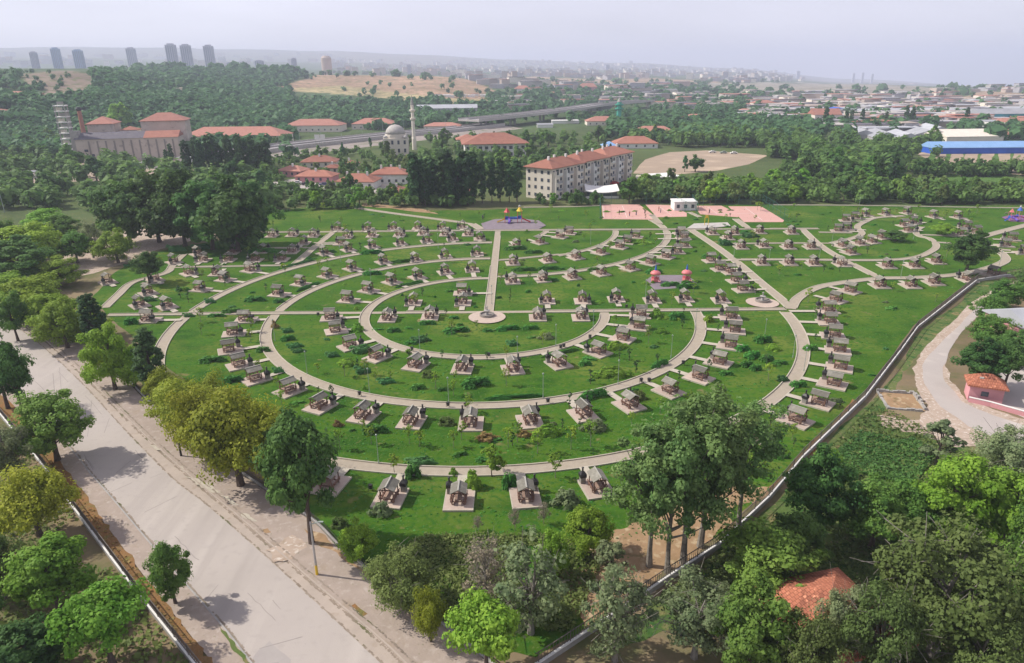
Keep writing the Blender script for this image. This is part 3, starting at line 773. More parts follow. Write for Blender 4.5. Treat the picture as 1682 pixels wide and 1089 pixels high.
LEAF['far'] = leaf_material('far_leaf', (0.026, 0.062, 0.026), (0.060, 0.110, 0.040))
LEAF['grove'] = leaf_material('grove_leaf', (0.026, 0.064, 0.018), (0.068, 0.125, 0.030))
TREES = {}
def tree_kind(key, leaf, form, H, W, h0, n_clump, n_leaf, size, variants=2, r=None, bark=None, n_limb=12, twigs=False, name='tree'):
    TREES[key] = dict(leaf=leaf, form=form, H=H, W=W, h0=h0, nc=n_clump, nl=n_leaf, size=size, r=r or W * 0.028 + 0.05, bark=bark or BARK, limb=n_limb, twigs=twigs, name=name, protos=[], variants=variants, used=0)
def tree_proto(key):
    T = TREES[key]; i = T['used']; T['used'] += 1
    if len(T['protos']) < T['variants']:
        rs = np.random.RandomState(abs(hash_(key)) % 9999 + len(T['protos']) * 77)
        root = empty(T['name'], (0, 0, 0))
        me, c = crown_mesh('crown', rs, T['form'], T['H'], T['W'], T['h0'], T['nc'], T['nl'], T['size'], LEAF[T['leaf']])
        cr = link(bpy.data.objects.new('crown', me)); cr.parent = root
        tm = trunk_mesh('trunk', rs, T['H'], T['W'], T['h0'], c, T['r'], T['bark'], T['limb'], twigs=T['twigs'])
        tk = link(bpy.data.objects.new('trunk', tm)); tk.parent = root
        T['protos'].append(root); return root
    return T['protos'][i % T['variants']]
def hash_(s):
    h = 7
    for ch in s: h = (h * 31 + ord(ch)) % 1000003
    return h
TR = random.Random(11)
def plant(key, loc, height_m, width_m=None, rz=None):
    T = TREES[key]; s = height_m / T['H']; sw = (width_m / T['W']) if width_m else s * TR.uniform(0.9, 1.12)
    return stamp(tree_proto(key), loc, TR.uniform(0, 6.28) if rz is None else rz, (sw, sw, s))

tree_kind('big_dark', 'dark', 'round', 10, 7.5, 2.2, 80, 17000, 0.19, 2)
tree_kind('massive_dark', 'dark', 'round', 12, 10, 0.7, 110, 13000, 0.34, 3, r=.3)
tree_kind('big_mid', 'mid', 'round', 9, 7.5, 1.4, 90, 18000, 0.17, 3)
tree_kind('big_bright', 'bright', 'round', 7, 6.5, 1.0, 75, 14000, 0.165, 2)
tree_kind('big_lime', 'lime', 'round', 8, 7.5, 0.35, 90, 16000, 0.165, 2)
tree_kind('big_yellow', 'yellow', 'spread', 8, 9, 0.5, 110, 19000, 0.17, 2)
tree_kind('big_grey', 'grey', 'round', 9, 8, 1.2, 90, 13000, 0.15, 2, twigs=True, n_limb=24, bark=BARK_PALE)
tree_kind('big_olive', 'olive', 'round', 9, 9, 1.0, 110, 20000, 0.145, 2, twigs=True, n_limb=26, bark=BARK_PALE)
tree_kind('tall_poplar', 'corner', 'round', 16, 9, 3.8, 100, 11500, 0.19, 2, r=0.28, bark=BARK_PALE, n_limb=22)
tree_kind('sparse_mid', 'grey', 'round', 7, 5.5, 0.8, 60, 4200, 0.15, 2, twigs=True, n_limb=24, bark=BARK_PALE)
tree_kind('column_poplar', 'poplar', 'column', 12, 3.6, 0.3, 190, 14000, 0.165, 2, r=0.22, name='poplar_tree')
tree_kind('bare_tree', 'bare', 'round', 8, 5.5, 1.0, 60, 1500, 0.14, 1, r=0.12, bark=BARK_PALE, n_limb=60, twigs=True)
tree_kind('thin_grey', 'grey', 'column', 7, 3.4, 0.6, 40, 2600, 0.20, 1, n_limb=18, twigs=True)
# smaller meshes for trees further off
tree_kind('far_dark', 'dark', 'round', 9, 7.5, 1.2, 40, 1500, 0.62, 3, n_limb=6)
tree_kind('far_mid', 'mid', 'round', 8, 7, 1.0, 40, 1500, 0.60, 3, n_limb=6)
tree_kind('far_bright', 'bright', 'round', 7, 6.5, 0.8, 36, 1300, 0.55, 2, n_limb=6)
tree_kind('far_olive', 'olive', 'round', 7, 7, 0.8, 36, 1300, 0.55, 2, n_limb=6)
tree_kind('far_blue', 'blue', 'cone', 9, 4.6, 0.6, 36, 1200, 0.50, 2, n_limb=6, name='conifer_tree')
tree_kind('far_poplar', 'poplar', 'column', 14, 3.6, 0.5, 120, 2600, 0.42, 2, n_limb=6, name='poplar_tree')
# young trees and shrubs in the park
tree_kind('sapling', 'lime', 'round', 3.4, 1.9, 1.2, 22, 420, 0.12, 3, r=0.045, n_limb=12, bark=BARK_PALE, name='sapling')
tree_kind('lush_sapling', 'lime', 'round', 3.6, 2.8, 0.9, 26, 1500, 0.16, 1, r=0.06, n_limb=12, name='sapling')
tree_kind('dark_sapling', 'poplar', 'column', 2.8, 0.9, 0.3, 12, 260, 0.14, 2, r=0.05, n_limb=3, name='cypress_sapling')

def shrub_proto(key, leaf, n_leaf, n_clump, size, seed):
    rs = np.random.RandomState(seed)
    u = unit(rs, n_clump); u[:, 2] = np.abs(u[:, 2]); rr = rs.uniform(0.3, 1, n_clump) ** 0.5 * rs.uniform(0.8, 1.08, n_clump)
    c = u * rr[:, None] * np.array([0.86, 0.86, 0.80])
    idx = rs.randint(0, n_clump, n_leaf); d = unit(rs, n_leaf)
    pos = c[idx] + d * (0.26 * rs.uniform(0, 1, n_leaf) ** 0.4)[:, None]; pos[:, 2] = np.abs(pos[:, 2])
    nr = d * .6 + pos * .6 + np.array([0, 0, .5]) + rs.normal(size=pos.shape) * .35; nr /= np.linalg.norm(nr, axis=1)[:, None]
    v = leaf_quads(pos, nr, size, rs)
    me = raw_mesh('shrub', v, np.arange(len(v)).reshape(-1, 4)); me.materials.append(LEAF[leaf]); return me
SHRUBS = {k: shrub_proto(k, l, n, c, s, sd) for k, l, n, c, s, sd in (
 ('green', 'shrub', 1100, 34, 0.15, 1), ('bright', 'bright', 1200, 34, 0.15, 2), ('dark', 'blue', 1000, 30, 0.15, 3), ('grey', 'grey', 700, 26, 0.14, 4), ('bronze', 'bronze', 600, 24, 0.14, 5), ('lime', 'lime', 900, 30, 0.15, 6), ('olive', 'olive', 700, 26, 0.14, 7))}
def shrub(key, loc, lx, ly, h, rz=0.0, name='shrub'):
    o = link(bpy.data.objects.new(name, SHRUBS[key])); o.location = loc; o.scale = (lx / 2, ly / 2, h); o.rotation_euler = (0, 0, rz); return o
# ================================================================== THE PICNIC PLACES
# every thing is modelled with its local +Y towards the path it belongs to
def make_shelter(full=True):
    rw, rl, eave, ridge = 1.02, 1.22, 1.80, 2.24
    rf = MB()
    for s in (-1, 1):
        a = [(0, -rl, ridge), (0, rl, ridge), (s * rw, rl, eave - .1), (s * rw, -rl, eave - .1)]
        t = [(x, y, z + .07) for x, y, z in a]
        rf.add(a + t, [(0, 1, 2, 3), (7, 6, 5, 4), (3, 2, 6, 7), (0, 3, 7, 4), (2, 1, 5, 6)] if s > 0 else [(3, 2, 1, 0), (4, 5, 6, 7), (7, 6, 2, 3), (4, 7, 3, 0), (6, 5, 1, 2)])
    cap = MB().box((0, 0, ridge + .085), (0.17, 2 * rl + .06, 0.06))
    fr = MB()
    for s in (-1, 1):
        fr.box((s * .78, 0, 1.78), (.10, 2 * rl - .2, .12)); fr.box((0, s * 1.0, 1.72), (1.52, .09, .11))
    P = [(sx * .78, sy * .92) for sx in (-1, 1) for sy in (-1, 1)]
    if full:
        root = empty('picnic_shelter', (0, 0, 0))
        rf.build('roof', SHINGLE, root); cap.build('ridge_cap', RIDGE, root); fr.build('roof_beam', WOOD, root)
        for x, y in P: MB().box((x, y, .87), (.11, .11, 1.74)).build('post', WOOD, root)
        return root
    mb = MB(); mb.v, mb.f, mb.m = rf.v, rf.f, rf.m
    mb.box((0, 0, ridge + .085), (0.17, 2 * rl + .06, 0.06), mi=1)
    for x, y in P: mb.box((x, y, .87), (.12, .12, 1.74), mi=2)
    return mb.build('picnic_shelter', [SHINGLE, RIDGE, WOOD])

def make_table(full=True):
    top, b1, b2, lg = MB(), MB(), MB(), []
    for i in range(5): top.box((-.36 + .18 * i, 0, .76), (.165, 2.1, .07))
    for mb, s in ((b1, -1), (b2, 1)):
        for i in range(2): mb.box((s * (.72 + .17 * i), 0, .46), (.155, 2.1, .07))
        for y in (-.95, -.32, .32, .95): mb.box((s * .97, y, .62), (.06, .14, .42))
        mb.box((s * 1.0, 0, .84), (.06, 2.1, .13))
    for y in (-.8, .8):
        m_ = MB()
        for s in (-1, 1): m_.tube((s * .62, y, 0.0), (s * .28, y, .72), .065, n=6)
        m_.box((0, y, .40), (1.84, .10, .10))
        for s in (-1, 1): m_.box((s * .86, y + .09, .20), (.09, .09, .42))
        lg.append(m_)
    if full:
        root = empty('picnic_table', (0, 0, 0))
        top.build('table_top', WOOD_PALE, root); b1.build('bench', WOOD, root); b2.build('bench', WOOD, root)
        for m_ in lg: m_.build('trestle', WOOD, root)
        return root
    mb = MB()
    for k, q in enumerate([top, b1, b2] + lg): mb.add(q.v, q.f, 0 if k == 0 else 1)
    return mb.build('picnic_table', [WOOD_PALE, WOOD])

def make_barbecue(full=True):
    base, hood, flue = MB(), MB(), MB()
    base.box((0, 0, .36), (.56, .62, .72)); base.box((0, 0, .735), (.66, .72, .05))
    hood.box((0, 0, .95), (.74, .74, .38)); hood.box((0, 0, 1.28), (.70, .70, .27), taper=.38)
    flue.tube((0, 0, 1.41), (0, 0, 1.85), .10, n=8); flue.lathe((0, 0, 1.86), [(.15, 0), (.13, .06), (.02, .13)], 8)
    if full:
        root = empty('barbecue', (0, 0, 0)); base.build('base', STONE, root); hood.build('hood', IRON, root); flue.build('flue', IRON, root); return root
    mb = MB(); mb.add(base.v, base.f, 0); mb.add(hood.v, hood.f, 1); mb.add(flue.v, flue.f, 1); return mb.build('barbecue', [STONE, IRON])

def make_pad():
    mb = MB(); mb.box((0, 0, .13), (3.5, 4.3, .26))
    for s in (-1, 1): mb.box((s * 1.80, 0, .135), (.12, 4.52, .27), mi=1); mb.box((0, s * 2.20, .134), (3.48, .12, .268), mi=1)
    return mb.mesh('picnic_pad', [PAVER_PAD, KERB])
PADM = make_pad(); PADZ = 0.262
PRO = {(k, f): fn(f) for k, fn in (('s', make_shelter), ('t', make_table), ('b', make_barbecue)) for f in (True, False)}
walk = MB(); PAD_AT = []
U = random.Random(5)
GRP = ('picnic shelters round the park', 'picnic tables round the park', 'barbecues round the park')
def unit_at(px, py, where, mode, arg):
    p = ground(px, py); p.y -= .012 * p.y * .5; p2 = p.to_2d()
    if mode == 'ring':
        C, R = arg; d = (C - p2); L = d.length - R - 1.0; d.normalize()
    else:
        d = Vector(arg[:2]).normalized(); L = arg[2]
    rz = math.atan2(-d.x, d.y); full = p.length < 195
    o = link(bpy.data.objects.new('picnic_pad', PADM)); o.location = p; o.rotation_euler = (0, 0, rz); o['kind'] = 'structure'
    L = max(L, 2.6); n = Vector((-d.y, d.x))
    a, b2 = p2 + d * 2.24, p2 + d * L; w = .62
    zz = .19 + (len(PAD_AT) % 9) * .004
    walk.add([(*(a + n * w), zz), (*(a - n * w), zz), (*(b2 - n * w), zz), (*(b2 + n * w), zz)], [(3, 2, 1, 0)] if False else [(0, 1, 2, 3)][::1])
    PAD_AT.append(p2)
    j = U.uniform(-.05, .05)
    top = Vector((p.x - d.x * .25, p.y - d.y * .25, PADZ))
    vs = U.uniform(.93, 1.06); s = stamp(PRO['s', full], top, rz + j, (vs, U.uniform(.95, 1.08), U.uniform(.95, 1.05))); ranked(s, 'grey picnic shelter', where, 'shelter', GRP[0])
    t = stamp(PRO['t', full], top, rz + j + U.uniform(-.04, .04)); ranked(t, 'brown picnic table', where, 'picnic table', GRP[1])
    sd = -1 if U.random() < .8 else 1
    q = p2 + d * 1.55 + n * sd * 1.35
    b = stamp(PRO['b', full], (q.x, q.y, PADZ), rz + U.uniform(-.2, .2), 1.15); ranked(b, 'black barbecue', where, 'barbecue', GRP[2])

UP, DOWN, LEFT, RIGHT = (0, 1, 4.2), (0, -1, 4.2), (-1, 0, 5.5), (1, 0, 5.5)
UNITS = [
 ('in the front row below the lowest ring path', 'ring', (C1, R3), [(545,795),(642,816),(755,820),(863,816),(979,800),(1072,780)]),
 ('at the right turn of the outer ring path', 'ring', (C1, R3), [(1238,712),(1304,690),(1340,661),(1364,630),(1375,603),(1373,575),(1365,551),(1358,529),(1356,510)]),
 ('outside the middle ring path, left side', 'ring', (C1, R2), [(406,525),(387,547),(381,575),(397,599),(423,622),(478,641),(528,667)]),
 ('outside the middle ring path, lower side', 'ring', (C1, R2), [(599,683),(677,692),(774,695),(870,691),(957,680),(1032,665)]),
 ('outside the middle ring path, right side', 'ring', (C1, R2), [(1097,642),(1146,620),(1178,595),(1196,568),(1203,543),(1197,521)]),
 ('outside the middle ring path, upper left side', 'ring', (C1, R2), [(461,483),(497,466),(540,453),(580,441),(631,430),(683,427),(732,421),(784,417)]),
 ('outside the small inner ring path, lower side', 'ring', (C1, R1), [(546,522),(554,543),(578,568),(621,586),(684,600),(760,605),(842,606),(917,597),(981,578),(1021,556),(1047,537),(1050,518)]),
 ('outside the small inner ring path, upper left side', 'ring', (C1, R1), [(574,493),(607,477),(645,463),(687,455),(732,447),(776,443)]),
 ('inside the small inner ring, under the cross path', 'dir', (0, 1, 5), [(638,523),(707,520),(883,521),(953,521)]),
 ('above the cross path beside the central avenue', 'dir', (0, -1, 5), [(680,497),(761,497)]),
 ('set sideways beside the central avenue', 'dir', (1, 0, 7), [(761,481)]),
 ('above the cross path right of the avenue', 'dir', (0, -1, 5), [(898,494),(956,494),(1011,491),(1070,493),(1123,491),(1182,493)]),
 ('outside the outer ring path, far left side', 'ring', (C1, R3), [(333,475),(373,459),(414,444)]),
 ('outside the outer ring path, upper side', 'ring', (C1, R3), [(535,416),(574,410),(613,405),(659,400),(702,396),(744,393),(788,392)]),
 ('above the short path by the dark trees', 'dir', (0, -1, 4.5), [(337,427),(378,427),(422,427),(465,426)]),
 ('below the short path by the dark trees', 'dir', (0, 1, 5), [(360,449)]),
 ('below the upper short path at left', 'dir', (0, 1, 4.5), [(385,414),(434,412),(482,413)]),
 ('above the upper short path at left', 'dir', (0, -1, 4.5), [(501,399)]),
 ('left end of the upper lawn', 'dir', (-1, 0, 6), [(562,400)]),
 ('above the straight top path, left half', 'dir', (0, -1, 4.5), [(556,376),(606,376),(648,375),(687,375),(728,375),(760,373)]),
 ('below the straight top path, left half', 'dir', (0, 1, 5), [(449,387),(482,386),(516,387),(571,389),(613,387),(657,386),(696,384),(732,385),(769,385)]),
 ('in the far left corner by the roadside trees', 'dir', (1, -1, 5), [(233,501),(278,503),(247,481),(314,449),(289,430),(328,417),(258,459),(181,463)]),
 ('below the cross path at its left end', 'dir', (1, 0, 7), [(248,525)]),
 ('outside the long right arc', 'ring', (C2, RA), [(842,462),(891,459),(939,455),(986,449),(1033,441),(1066,432),(1092,422)]),
 ('at the upper end of the long right arc', 'dir', (-1, 0, 8), [(1110,414),(1121,404),(1121,391),(1116,383)]),
 ('outside the short right arc', 'ring', (C2, RB), [(842,432),(899,428),(945,423),(985,415),(1016,406),(1029,398),(1043,389)]),
 ('below the top path beside the playground', 'ring', (C2, RC), [(848,404),(886,398),(919,389),(934,383)]),
 ('left of the diagonal path', 'dir', (1, .15, 6), [(1167,428),(1182,442),(1199,447),(1208,461),(1219,476)]),
 ('in the first row right of the diagonal path', 'dir', (0, 1, 4.5), [(1215,406),(1252,404),(1292,406),(1329,406)]),
 ('in the second row right of the diagonal path', 'dir', (0, 1, 4.5), [(1248,432),(1293,432),(1333,433),(1379,434),(1453,437),(1497,437),(1533,430)]),
 ('below the top path right of the diagonal', 'dir', (0, 1, 4.5), [(1168,383),(1193,391),(1204,383),(1245,381),(1297,382)]),
 ('around the small winding path on the right', 'dir', (-.3, 1, 5), [(1380,404),(1408,400),(1393,415),(1428,397),(1444,390)]),
 ('at the far bend of the winding path', 'dir', (1, -.2, 6), [(1387,362),(1387,376),(1374,379),(1402,358)]),
 ('along the far edge of the lawn', 'dir', (.2, -1, 5), [(1419,353),(1452,352),(1487,350),(1530,356),(1570,357)]),
 ('in the cluster left of the far right tree', 'dir', (1, .2, 5), [(1482,370),(1496,366),(1489,379)]),
 ('in the cluster behind the far right tree', 'dir', (-1, -.1, 5), [(1582,374),(1598,382),(1574,385)]),
 ('at the far right edge of the park', 'dir', (-1, .2, 5), [(1645,403),(1656,393),(1676,415)]),
 ('along the curved path by the right wall', 'dir', (0, 1, 4.5), [(1441,469),(1491,469),(1529,464),(1584,459)]),
 ('where the outer ring meets the wall path', 'dir', (-.6, .8, 5), [(1368,493),(1392,478)]),
 ('beside the last bend by the right wall', 'dir', (-.5, 1, 5), [(1625,451)]),
]
for where, mode, arg, pts in UNITS:
    for px, py in pts: unit_at(px, py, where, mode, arg)
wk = walk.build('walkway', KERB); wk['kind'] = 'structure'

# ------------------------------------------------------------------ lamps, bins, people
def make_lamp():
    r = empty('street_lamp', (0, 0, 0))
    MB().tube((0, 0, 0), (0, 0, .5), .09, .08, 8).tube((0, 0, .5), (0, 0, 4.3), .05, .035, 8).build('pole', GALV, r)
    MB().lathe((0, 0, 4.25), [(.05, 0), (.13, .08), (.15, .2), (.12, .3), (.03, .36)], 10).build('lamp_head', GALV, r)
    return r
lamp_p = make_lamp()
for px, py in [(622,762),(505,616),(607,646),(737,662),(892,655),(1015,632),(974,544),(913,569),(1102,588),(1142,541),(1345,428),(1479,457),(1302,588),(1366,401),(1262,437),(970,402),(808,500),(690,578),(850,590),(452,560),(1205,424),(1500,393),(1640,440),(1410,345),(610,470),(1060,490),(720,408),(560,430),(1320,610),(1255,560)]:
    o = stamp(lamp_p, ground(px, py)); ranked(o, 'slim pale lamp post', 'on the park lawns', 'lamp post', 'lamp posts in the park')
def make_bin():
    r = empty('litter_bin', (0, 0, 0))
    MB().lathe((0, 0, .28), [(.20, 0), (.25, .55), (.25, .62)], 10).build('bin_body', IRON, r)
    MB().tube((-.28, 0, 0), (-.28, 0, .95), .03).tube((.28, 0, 0), (.28, 0, .95), .03).build('stand', IRON, r); return r
bin_p = make_bin()
for px, py in [(591,651),(736,669),(765,670),(900,663),(921,574),(926,572),(969,557),(1029,507),(677,577),(609,806),(803,587),(1053,629),(1066,629),(523,520),(416,523),(1122,600),(866,398),(1013,500)]:
    o = stamp(bin_p, ground(px, py)); o.location.z = .02; ranked(o, 'small black litter bin', 'at the edge of a park path', 'litter bin', 'litter bins along the paths')

def skin_body(name, joints, edges, radii, mat):
    me = bpy.data.meshes.new(name); me.from_pydata(joints, edges, []); me.update()
    o = link(bpy.data.objects.new(name, me)); md = o.modifiers.new('skin', 'SKIN')
    for i, r in enumerate(radii): me.skin_vertices[0].data[i].radius = (r, r * .9)
    me.skin_vertices[0].data[0].use_root = True
    o.modifiers.new('smooth', 'SUBSURF').levels = 1; me.materials.append(mat); return o
SKIN_TONE = plain('skin_tone', (0.45, 0.28, 0.20), 0.7)
def person(px, py, top, legs, label, stride=.22, arm=.25):
    p = ground(px, py); r = empty('person', p, U.uniform(0, 6.28)); r.location.z = .06; tag(r, label, 'person')
    J = [(0, 0, .95), (0, 0, 1.2), (0, 0, 1.42), (0, 0, 1.52), (0, .01, 1.68), (.2, 0, 1.42), (.26, arm * .4, 1.15), (.27, arm, .93), (-.2, 0, 1.42), (-.26, -arm * .4, 1.15), (-.27, -arm, .93),
         (.1, 0, .88), (.11, stride * .6, .48), (.11, stride * .5, .07), (.11, stride * .5 + .14, .04), (-.1, 0, .88), (-.11, -stride * .4, .48), (-.11, -stride, .08), (-.11, -stride + .14, .04)]
    E_ = [(0, 1), (1, 2), (2, 3), (3, 4), (2, 5), (5, 6), (6, 7), (2, 8), (8, 9), (9, 10), (0, 11), (11, 12), (12, 13), (13, 14), (0, 15), (15, 16), (16, 17), (17, 18)]
    R_ = [.15, .14, .15, .06, .115, .07, .05, .04, .07, .05, .04, .1, .07, .05, .04, .1, .07, .05, .04]
    b = skin_body('body', J, E_, R_, SKIN_TONE); b.parent = r
    MB().lathe((0, 0, 0), [(.17, .93), (.19, 1.05), (.20, 1.3), (.22, 1.42), (.10, 1.50)], 10).build('shirt', top, r)
    for s in (-1, 1): MB().tube((s * .1, 0, .97), (s * .11, s * stride * .5, .50), .115, .09, 8).tube((s * .11, s * stride * .5, .5), (s * .11, s * stride * .65, .1), .09, .075, 8).build('trouser_leg', legs, r)
    MB().lathe((0, 0, 1.66), [(.12, 0), (.13, .06), (.10, .13), (.03, .16)], 9).build('hair', IRON, r)
DARK_CLOTH, NAVY, PALE_CLOTH = plain('dark_cloth', (.03, .03, .035), .9), plain('navy_cloth', (.03, .05, .14), .9), plain('pale_cloth', (.55, .52, .5), .9)
person(1017, 353, DARK_CLOTH, DARK_CLOTH, 'player in dark clothes at the left end of the largest pink court')
person(1034, 355, RED, NAVY, 'player in a red shirt in the middle of the left pink court')
person(1045, 354, DARK_CLOTH, NAVY, 'player in dark top and navy trousers near the court line')
person(1059, 351, NAVY, DARK_CLOTH, 'player in navy top at the right side of the left court')
person(1082, 347, RED, DARK_CLOTH, 'player in a red top on the second pink court')
person(1085, 350, PALE_CLOTH, NAVY, 'player in a pale top on the second pink court')
person(1165, 351, DARK_CLOTH, DARK_CLOTH, 'person in dark clothes on the third pink court')
person(793, 361, NAVY, DARK_CLOTH, 'person in navy standing at the playground corner')

# ------------------------------------------------------------------ court fences, play equipment
FENCE_GREEN = plain('green_fence', (.05, .16, .12), .5)
def court_fence(pix, label, h=4.0, closed=False):
    P = [ground(*p) for p in pix]; r = empty('court_fence', P[0]); base = P[0]
    rl = MB(); n = 0
    for a, b2 in zip(P[:-1], P[1:]):
        k = max(1, int((b2 - a).length / 4)); a, b2 = a - base, b2 - base
        for z in (.1, h * .5, h): rl.tube((*a.to_2d(), z), (*b2.to_2d(), z), .04, n=4)
        nv = int((b2 - a).length / .7)
        for i in range(nv): q = a.lerp(b2, i / nv); rl.tube((q.x, q.y, .1), (q.x, q.y, h), .012, n=3, caps=False)
        for i in range(k):
            q = a.lerp(b2, i / k); MB().tube((q.x, q.y, 0), (q.x, q.y, h + .1), .06, n=6).build('post', FENCE_GREEN, r)
    rl.build('mesh_panel', FENCE_GREEN, r); tag(r, label, 'fence')
court_fence([(986,362),(985,334),(1100,335),(1132,352)], 'tall green wire fence behind the two left pink courts')
court_fence([(1146,354),(1136,336),(1252,337),(1294,365)], 'tall green wire fence behind the two right pink courts')

def playground(px, py, rz, label, cols):
    c1, c2, c3, c4 = cols; r = empty('play_tower', ground(px, py), rz); r.location.z = .2; tag(r, label, 'play structure', None)
    for x, hh in ((-3.2, 2.0), (1.2, 2.4)):
        for dx in (-.7, .7):
            for dy in (-.7, .7): MB().tube((x + dx, dy, 0), (x + dx, dy, hh + 1.6), .08, n=8).build('post', c1, r)
        MB().box((x, 0, hh * .55), (1.5, 1.5, .12)).build('deck', c4, r)
        MB().box((x, .72, hh * .55 + .45), (1.4, .06, .8)).box((x - .72, 0, hh * .55 + .45), (.06, 1.3, .8)).build('panel', c2, r)
        MB().lathe((x, 0, hh + 1.55), [(1.15, 0), (.75, .5), (.1, 1.5)], 4 if x < 0 else 8).build('roof', c1 if x < 0 else c3, r)
    def slide(pts, mat, w=.7):
        s = MB()
        for a, b2 in zip(pts[:-1], pts[1:]):
            d = Vector(b2) - Vector(a); n = Vector((-d.y, d.x, 0)).normalized() * w / 2; a, b2 = Vector(a), Vector(b2)
            for e in (-1, 1): s.add([tuple(a + n * e), tuple(b2 + n * e), tuple(b2 + n * e + Vector((0, 0, .3))), tuple(a + n * e + Vector((0, 0, .3)))], [(0, 1, 2, 3)])
            s.add([tuple(a - n), tuple(b2 - n), tuple(b2 + n), tuple(a + n)], [(0, 1, 2, 3)])
        s.build('slide', mat, r)
    slide([(-3.9, 0, 1.15), (-5.2, -.2, .6), (-6.6, -.4, .12)], c3)
    slide([(1.9, -.2, 1.35), (3.4, -.5, .7), (4.9, -.8, .12)], RED)
    MB().tube((-2.4, -.4, 1.2), (-2.2, -1.6, .8), .42, n=10).tube((-2.2, -1.6, .8), (-2.6, -3.0, .42), .42, n=10).build('tube_slide', PURPLE, r)
    MB().tube((-2.4, 0, 1.5), (.5, 0, 1.5), .45, n=10).build('crawl_tube', c4, r)
    MB().lathe((1.2, 0, 5.3), [(.25, 0), (.45, .3), (.2, .7)], 8).build('finial', PALE_CLOTH, r)
    return r
    return r
playground(848, 366, 0.0, 'colourful play tower with yellow, purple and red slides on the far playground', (RED, BLUE, YELLOW, BLUE))
o = playground(1668, 362, 0.3, 'blue and red play tower on the violet surface at the right edge', (CORAL, BLUE, BLUE, PURPLE)); o.scale = (.8, .8, .8)
def play_castle(px, py, label):
    r = empty('play_castle', ground(px, py), 0, .68); r.location.z = .06; tag(r, label, 'play structure', 'twin pink play castles')
    b = MB()
    for i in range(6):
        a = 6.2832 * i / 6; b.tube((1.35 * math.cos(a), 1.35 * math.sin(a), 0), (1.35 * math.cos(a), 1.35 * math.sin(a), 3.1), .10, n=6)
    b.build('post', PINK_WALL, r)
    MB().lathe((0, 0, .35), [(1.5, 0), (1.5, 1.1), (1.38, 1.12)], 6).build('wall', CORAL, r)
    MB().lathe((0, 0, 1.55), [(1.45, 0), (1.45, .12)], 6).build('deck', RED, r)
    MB().lathe((0, 0, 2.95), [(1.85, 0), (1.95, .25), (1.6, .8), (.9, 1.25), (.45, 1.4)], 16).build('dome_roof', CORAL, r, True)
    MB().lathe((0, 0, 4.3), [(.42, 0), (.38, .75), (.06, 2.1)], 10).build('spire', BLUE, r)
    MB().box((1.0, -2.0, .75), (.6, 2.2, .08)).box((.7, -2.0, .95), (.06, 2.2, .3)).box((1.3, -2.0, .95), (.06, 2.2, .3)).build('slide', PINK_WALL, r)
play_castle(1076, 463, 'pink domed play castle at the left side of the oval play surface')
play_castle(1127, 462, 'pink domed play castle with blue spire at the right side of the oval play surface')
r = empty('exercise_frame', ground(1160, 371)); r.location.z = .23; tag(r, 'yellow exercise frame on the small paved plaza before the courts', 'exercise frame')
MB().tube((-.6, 0, 0), (-.6, 0, 2.6), .09).tube((.6, 0, 0), (.6, 0, 2.6), .09).build('post', YELLOW, r)
MB().tube((-.65, 0, 2.5), (.65, 0, 2.5), .08).box((0, 0, 3.0), (.9, .2, .8)).build('top_panel', YELLOW, r)
for px, py, lb in ((800, 520, 'stone fountain with dark centre on the round plaza below the avenue'), (1252, 496, 'stone fountain on the round plaza beside the diagonal path')):
    r = empty('fountain', ground(px, py)); r.location.z = .226; tag(r, lb, 'fountain', 'fountains on round plazas')
    MB().lathe((0, 0, 0), [(1.6, 0), (1.6, .5), (1.4, .5), (1.35, .2)], 20).build('basin', STONE, r)
    MB().lathe((0, 0, 0), [(.4, .2), (.25, .9), (.7, 1.2), (.15, 1.3), (.12, 1.9), (.25, 2.0), (.02, 2.2)], 14).build('column', CONCRETE_OLD, r)
# the wall benches on the round plaza
# ------------------------------------------------------------------ walls and fences round the park
RAIL = plain('dark_brown_railing', (.13, .11, .095), .7)
def boundary_wall(pix, name, label, h=.62, rail=.95):
    P = [ground(*p).to_2d() for p in pix]; r = empty(name, (*P[0], 0)); tag(r, label, 'wall'); Q = [p - P[0] for p in P]
    MB().bar(Q, .26, -.1, h).build('wall', CONCRETE_OLD, r); MB().bar(Q, .32, h, h + .08).build('coping', WHITE, r)
    rl = MB()
    for z in (h + .25, h + .2 + rail): rl.bar(Q, .06, z, z + .08)
    for a, b2 in zip(Q[:-1], Q[1:]):
        n = max(1, int((b2 - a).length / .34))
        for i in range(n):
            q = a.lerp(b2, i / n); pst = i % 11 == 0
            rl.box((q.x, q.y, h + .12 + (rail + .15) / 2), (.09 if pst else .045, .09 if pst else .045, rail + (.25 if pst else .1)))
    rl.build('railing', RAIL, r)
boundary_wall([(1720,450),(1652,455),(1604,463),(1506,541),(1478,580),(1420,656),(1318,755),(1262,822),(1180,900),(1100,952),(985,1030),(880,1100)], 'boundary_wall', 'long concrete park wall with white coping and dark railing on the right')
boundary_wall(wall_pix, 'boundary_wall', 'concrete wall with white coping and dark railing left of the road')
def low_fence(pix, label, h=.9):
    P = smooth_line([ground(*p) for p in pix], 3); r = empty('park_fence', (*P[0], 0)); tag(r, label, 'fence'); Q = [p - P[0] for p in P]
    MB().bar(Q, .3, 0, .3).build('plinth', CONCRETE_OLD, r); rl = MB(); rl.bar(Q, .05, h, h + .05); rl.bar(Q, .04, .5, .54)
    for a, b2 in zip(Q[:-1], Q[1:]):
        n = max(1, int((b2 - a).length / .25))
        for i in range(n): q = a.lerp(b2, i / n); rl.box((q.x, q.y, .6), (.03, .03, .62))
    rl.build('railing', IRON, r)
low_fence([(p[0] + 3, p[1] - 2) for p in park_edge], 'low dark railing between the roadside pavement and the lawn')
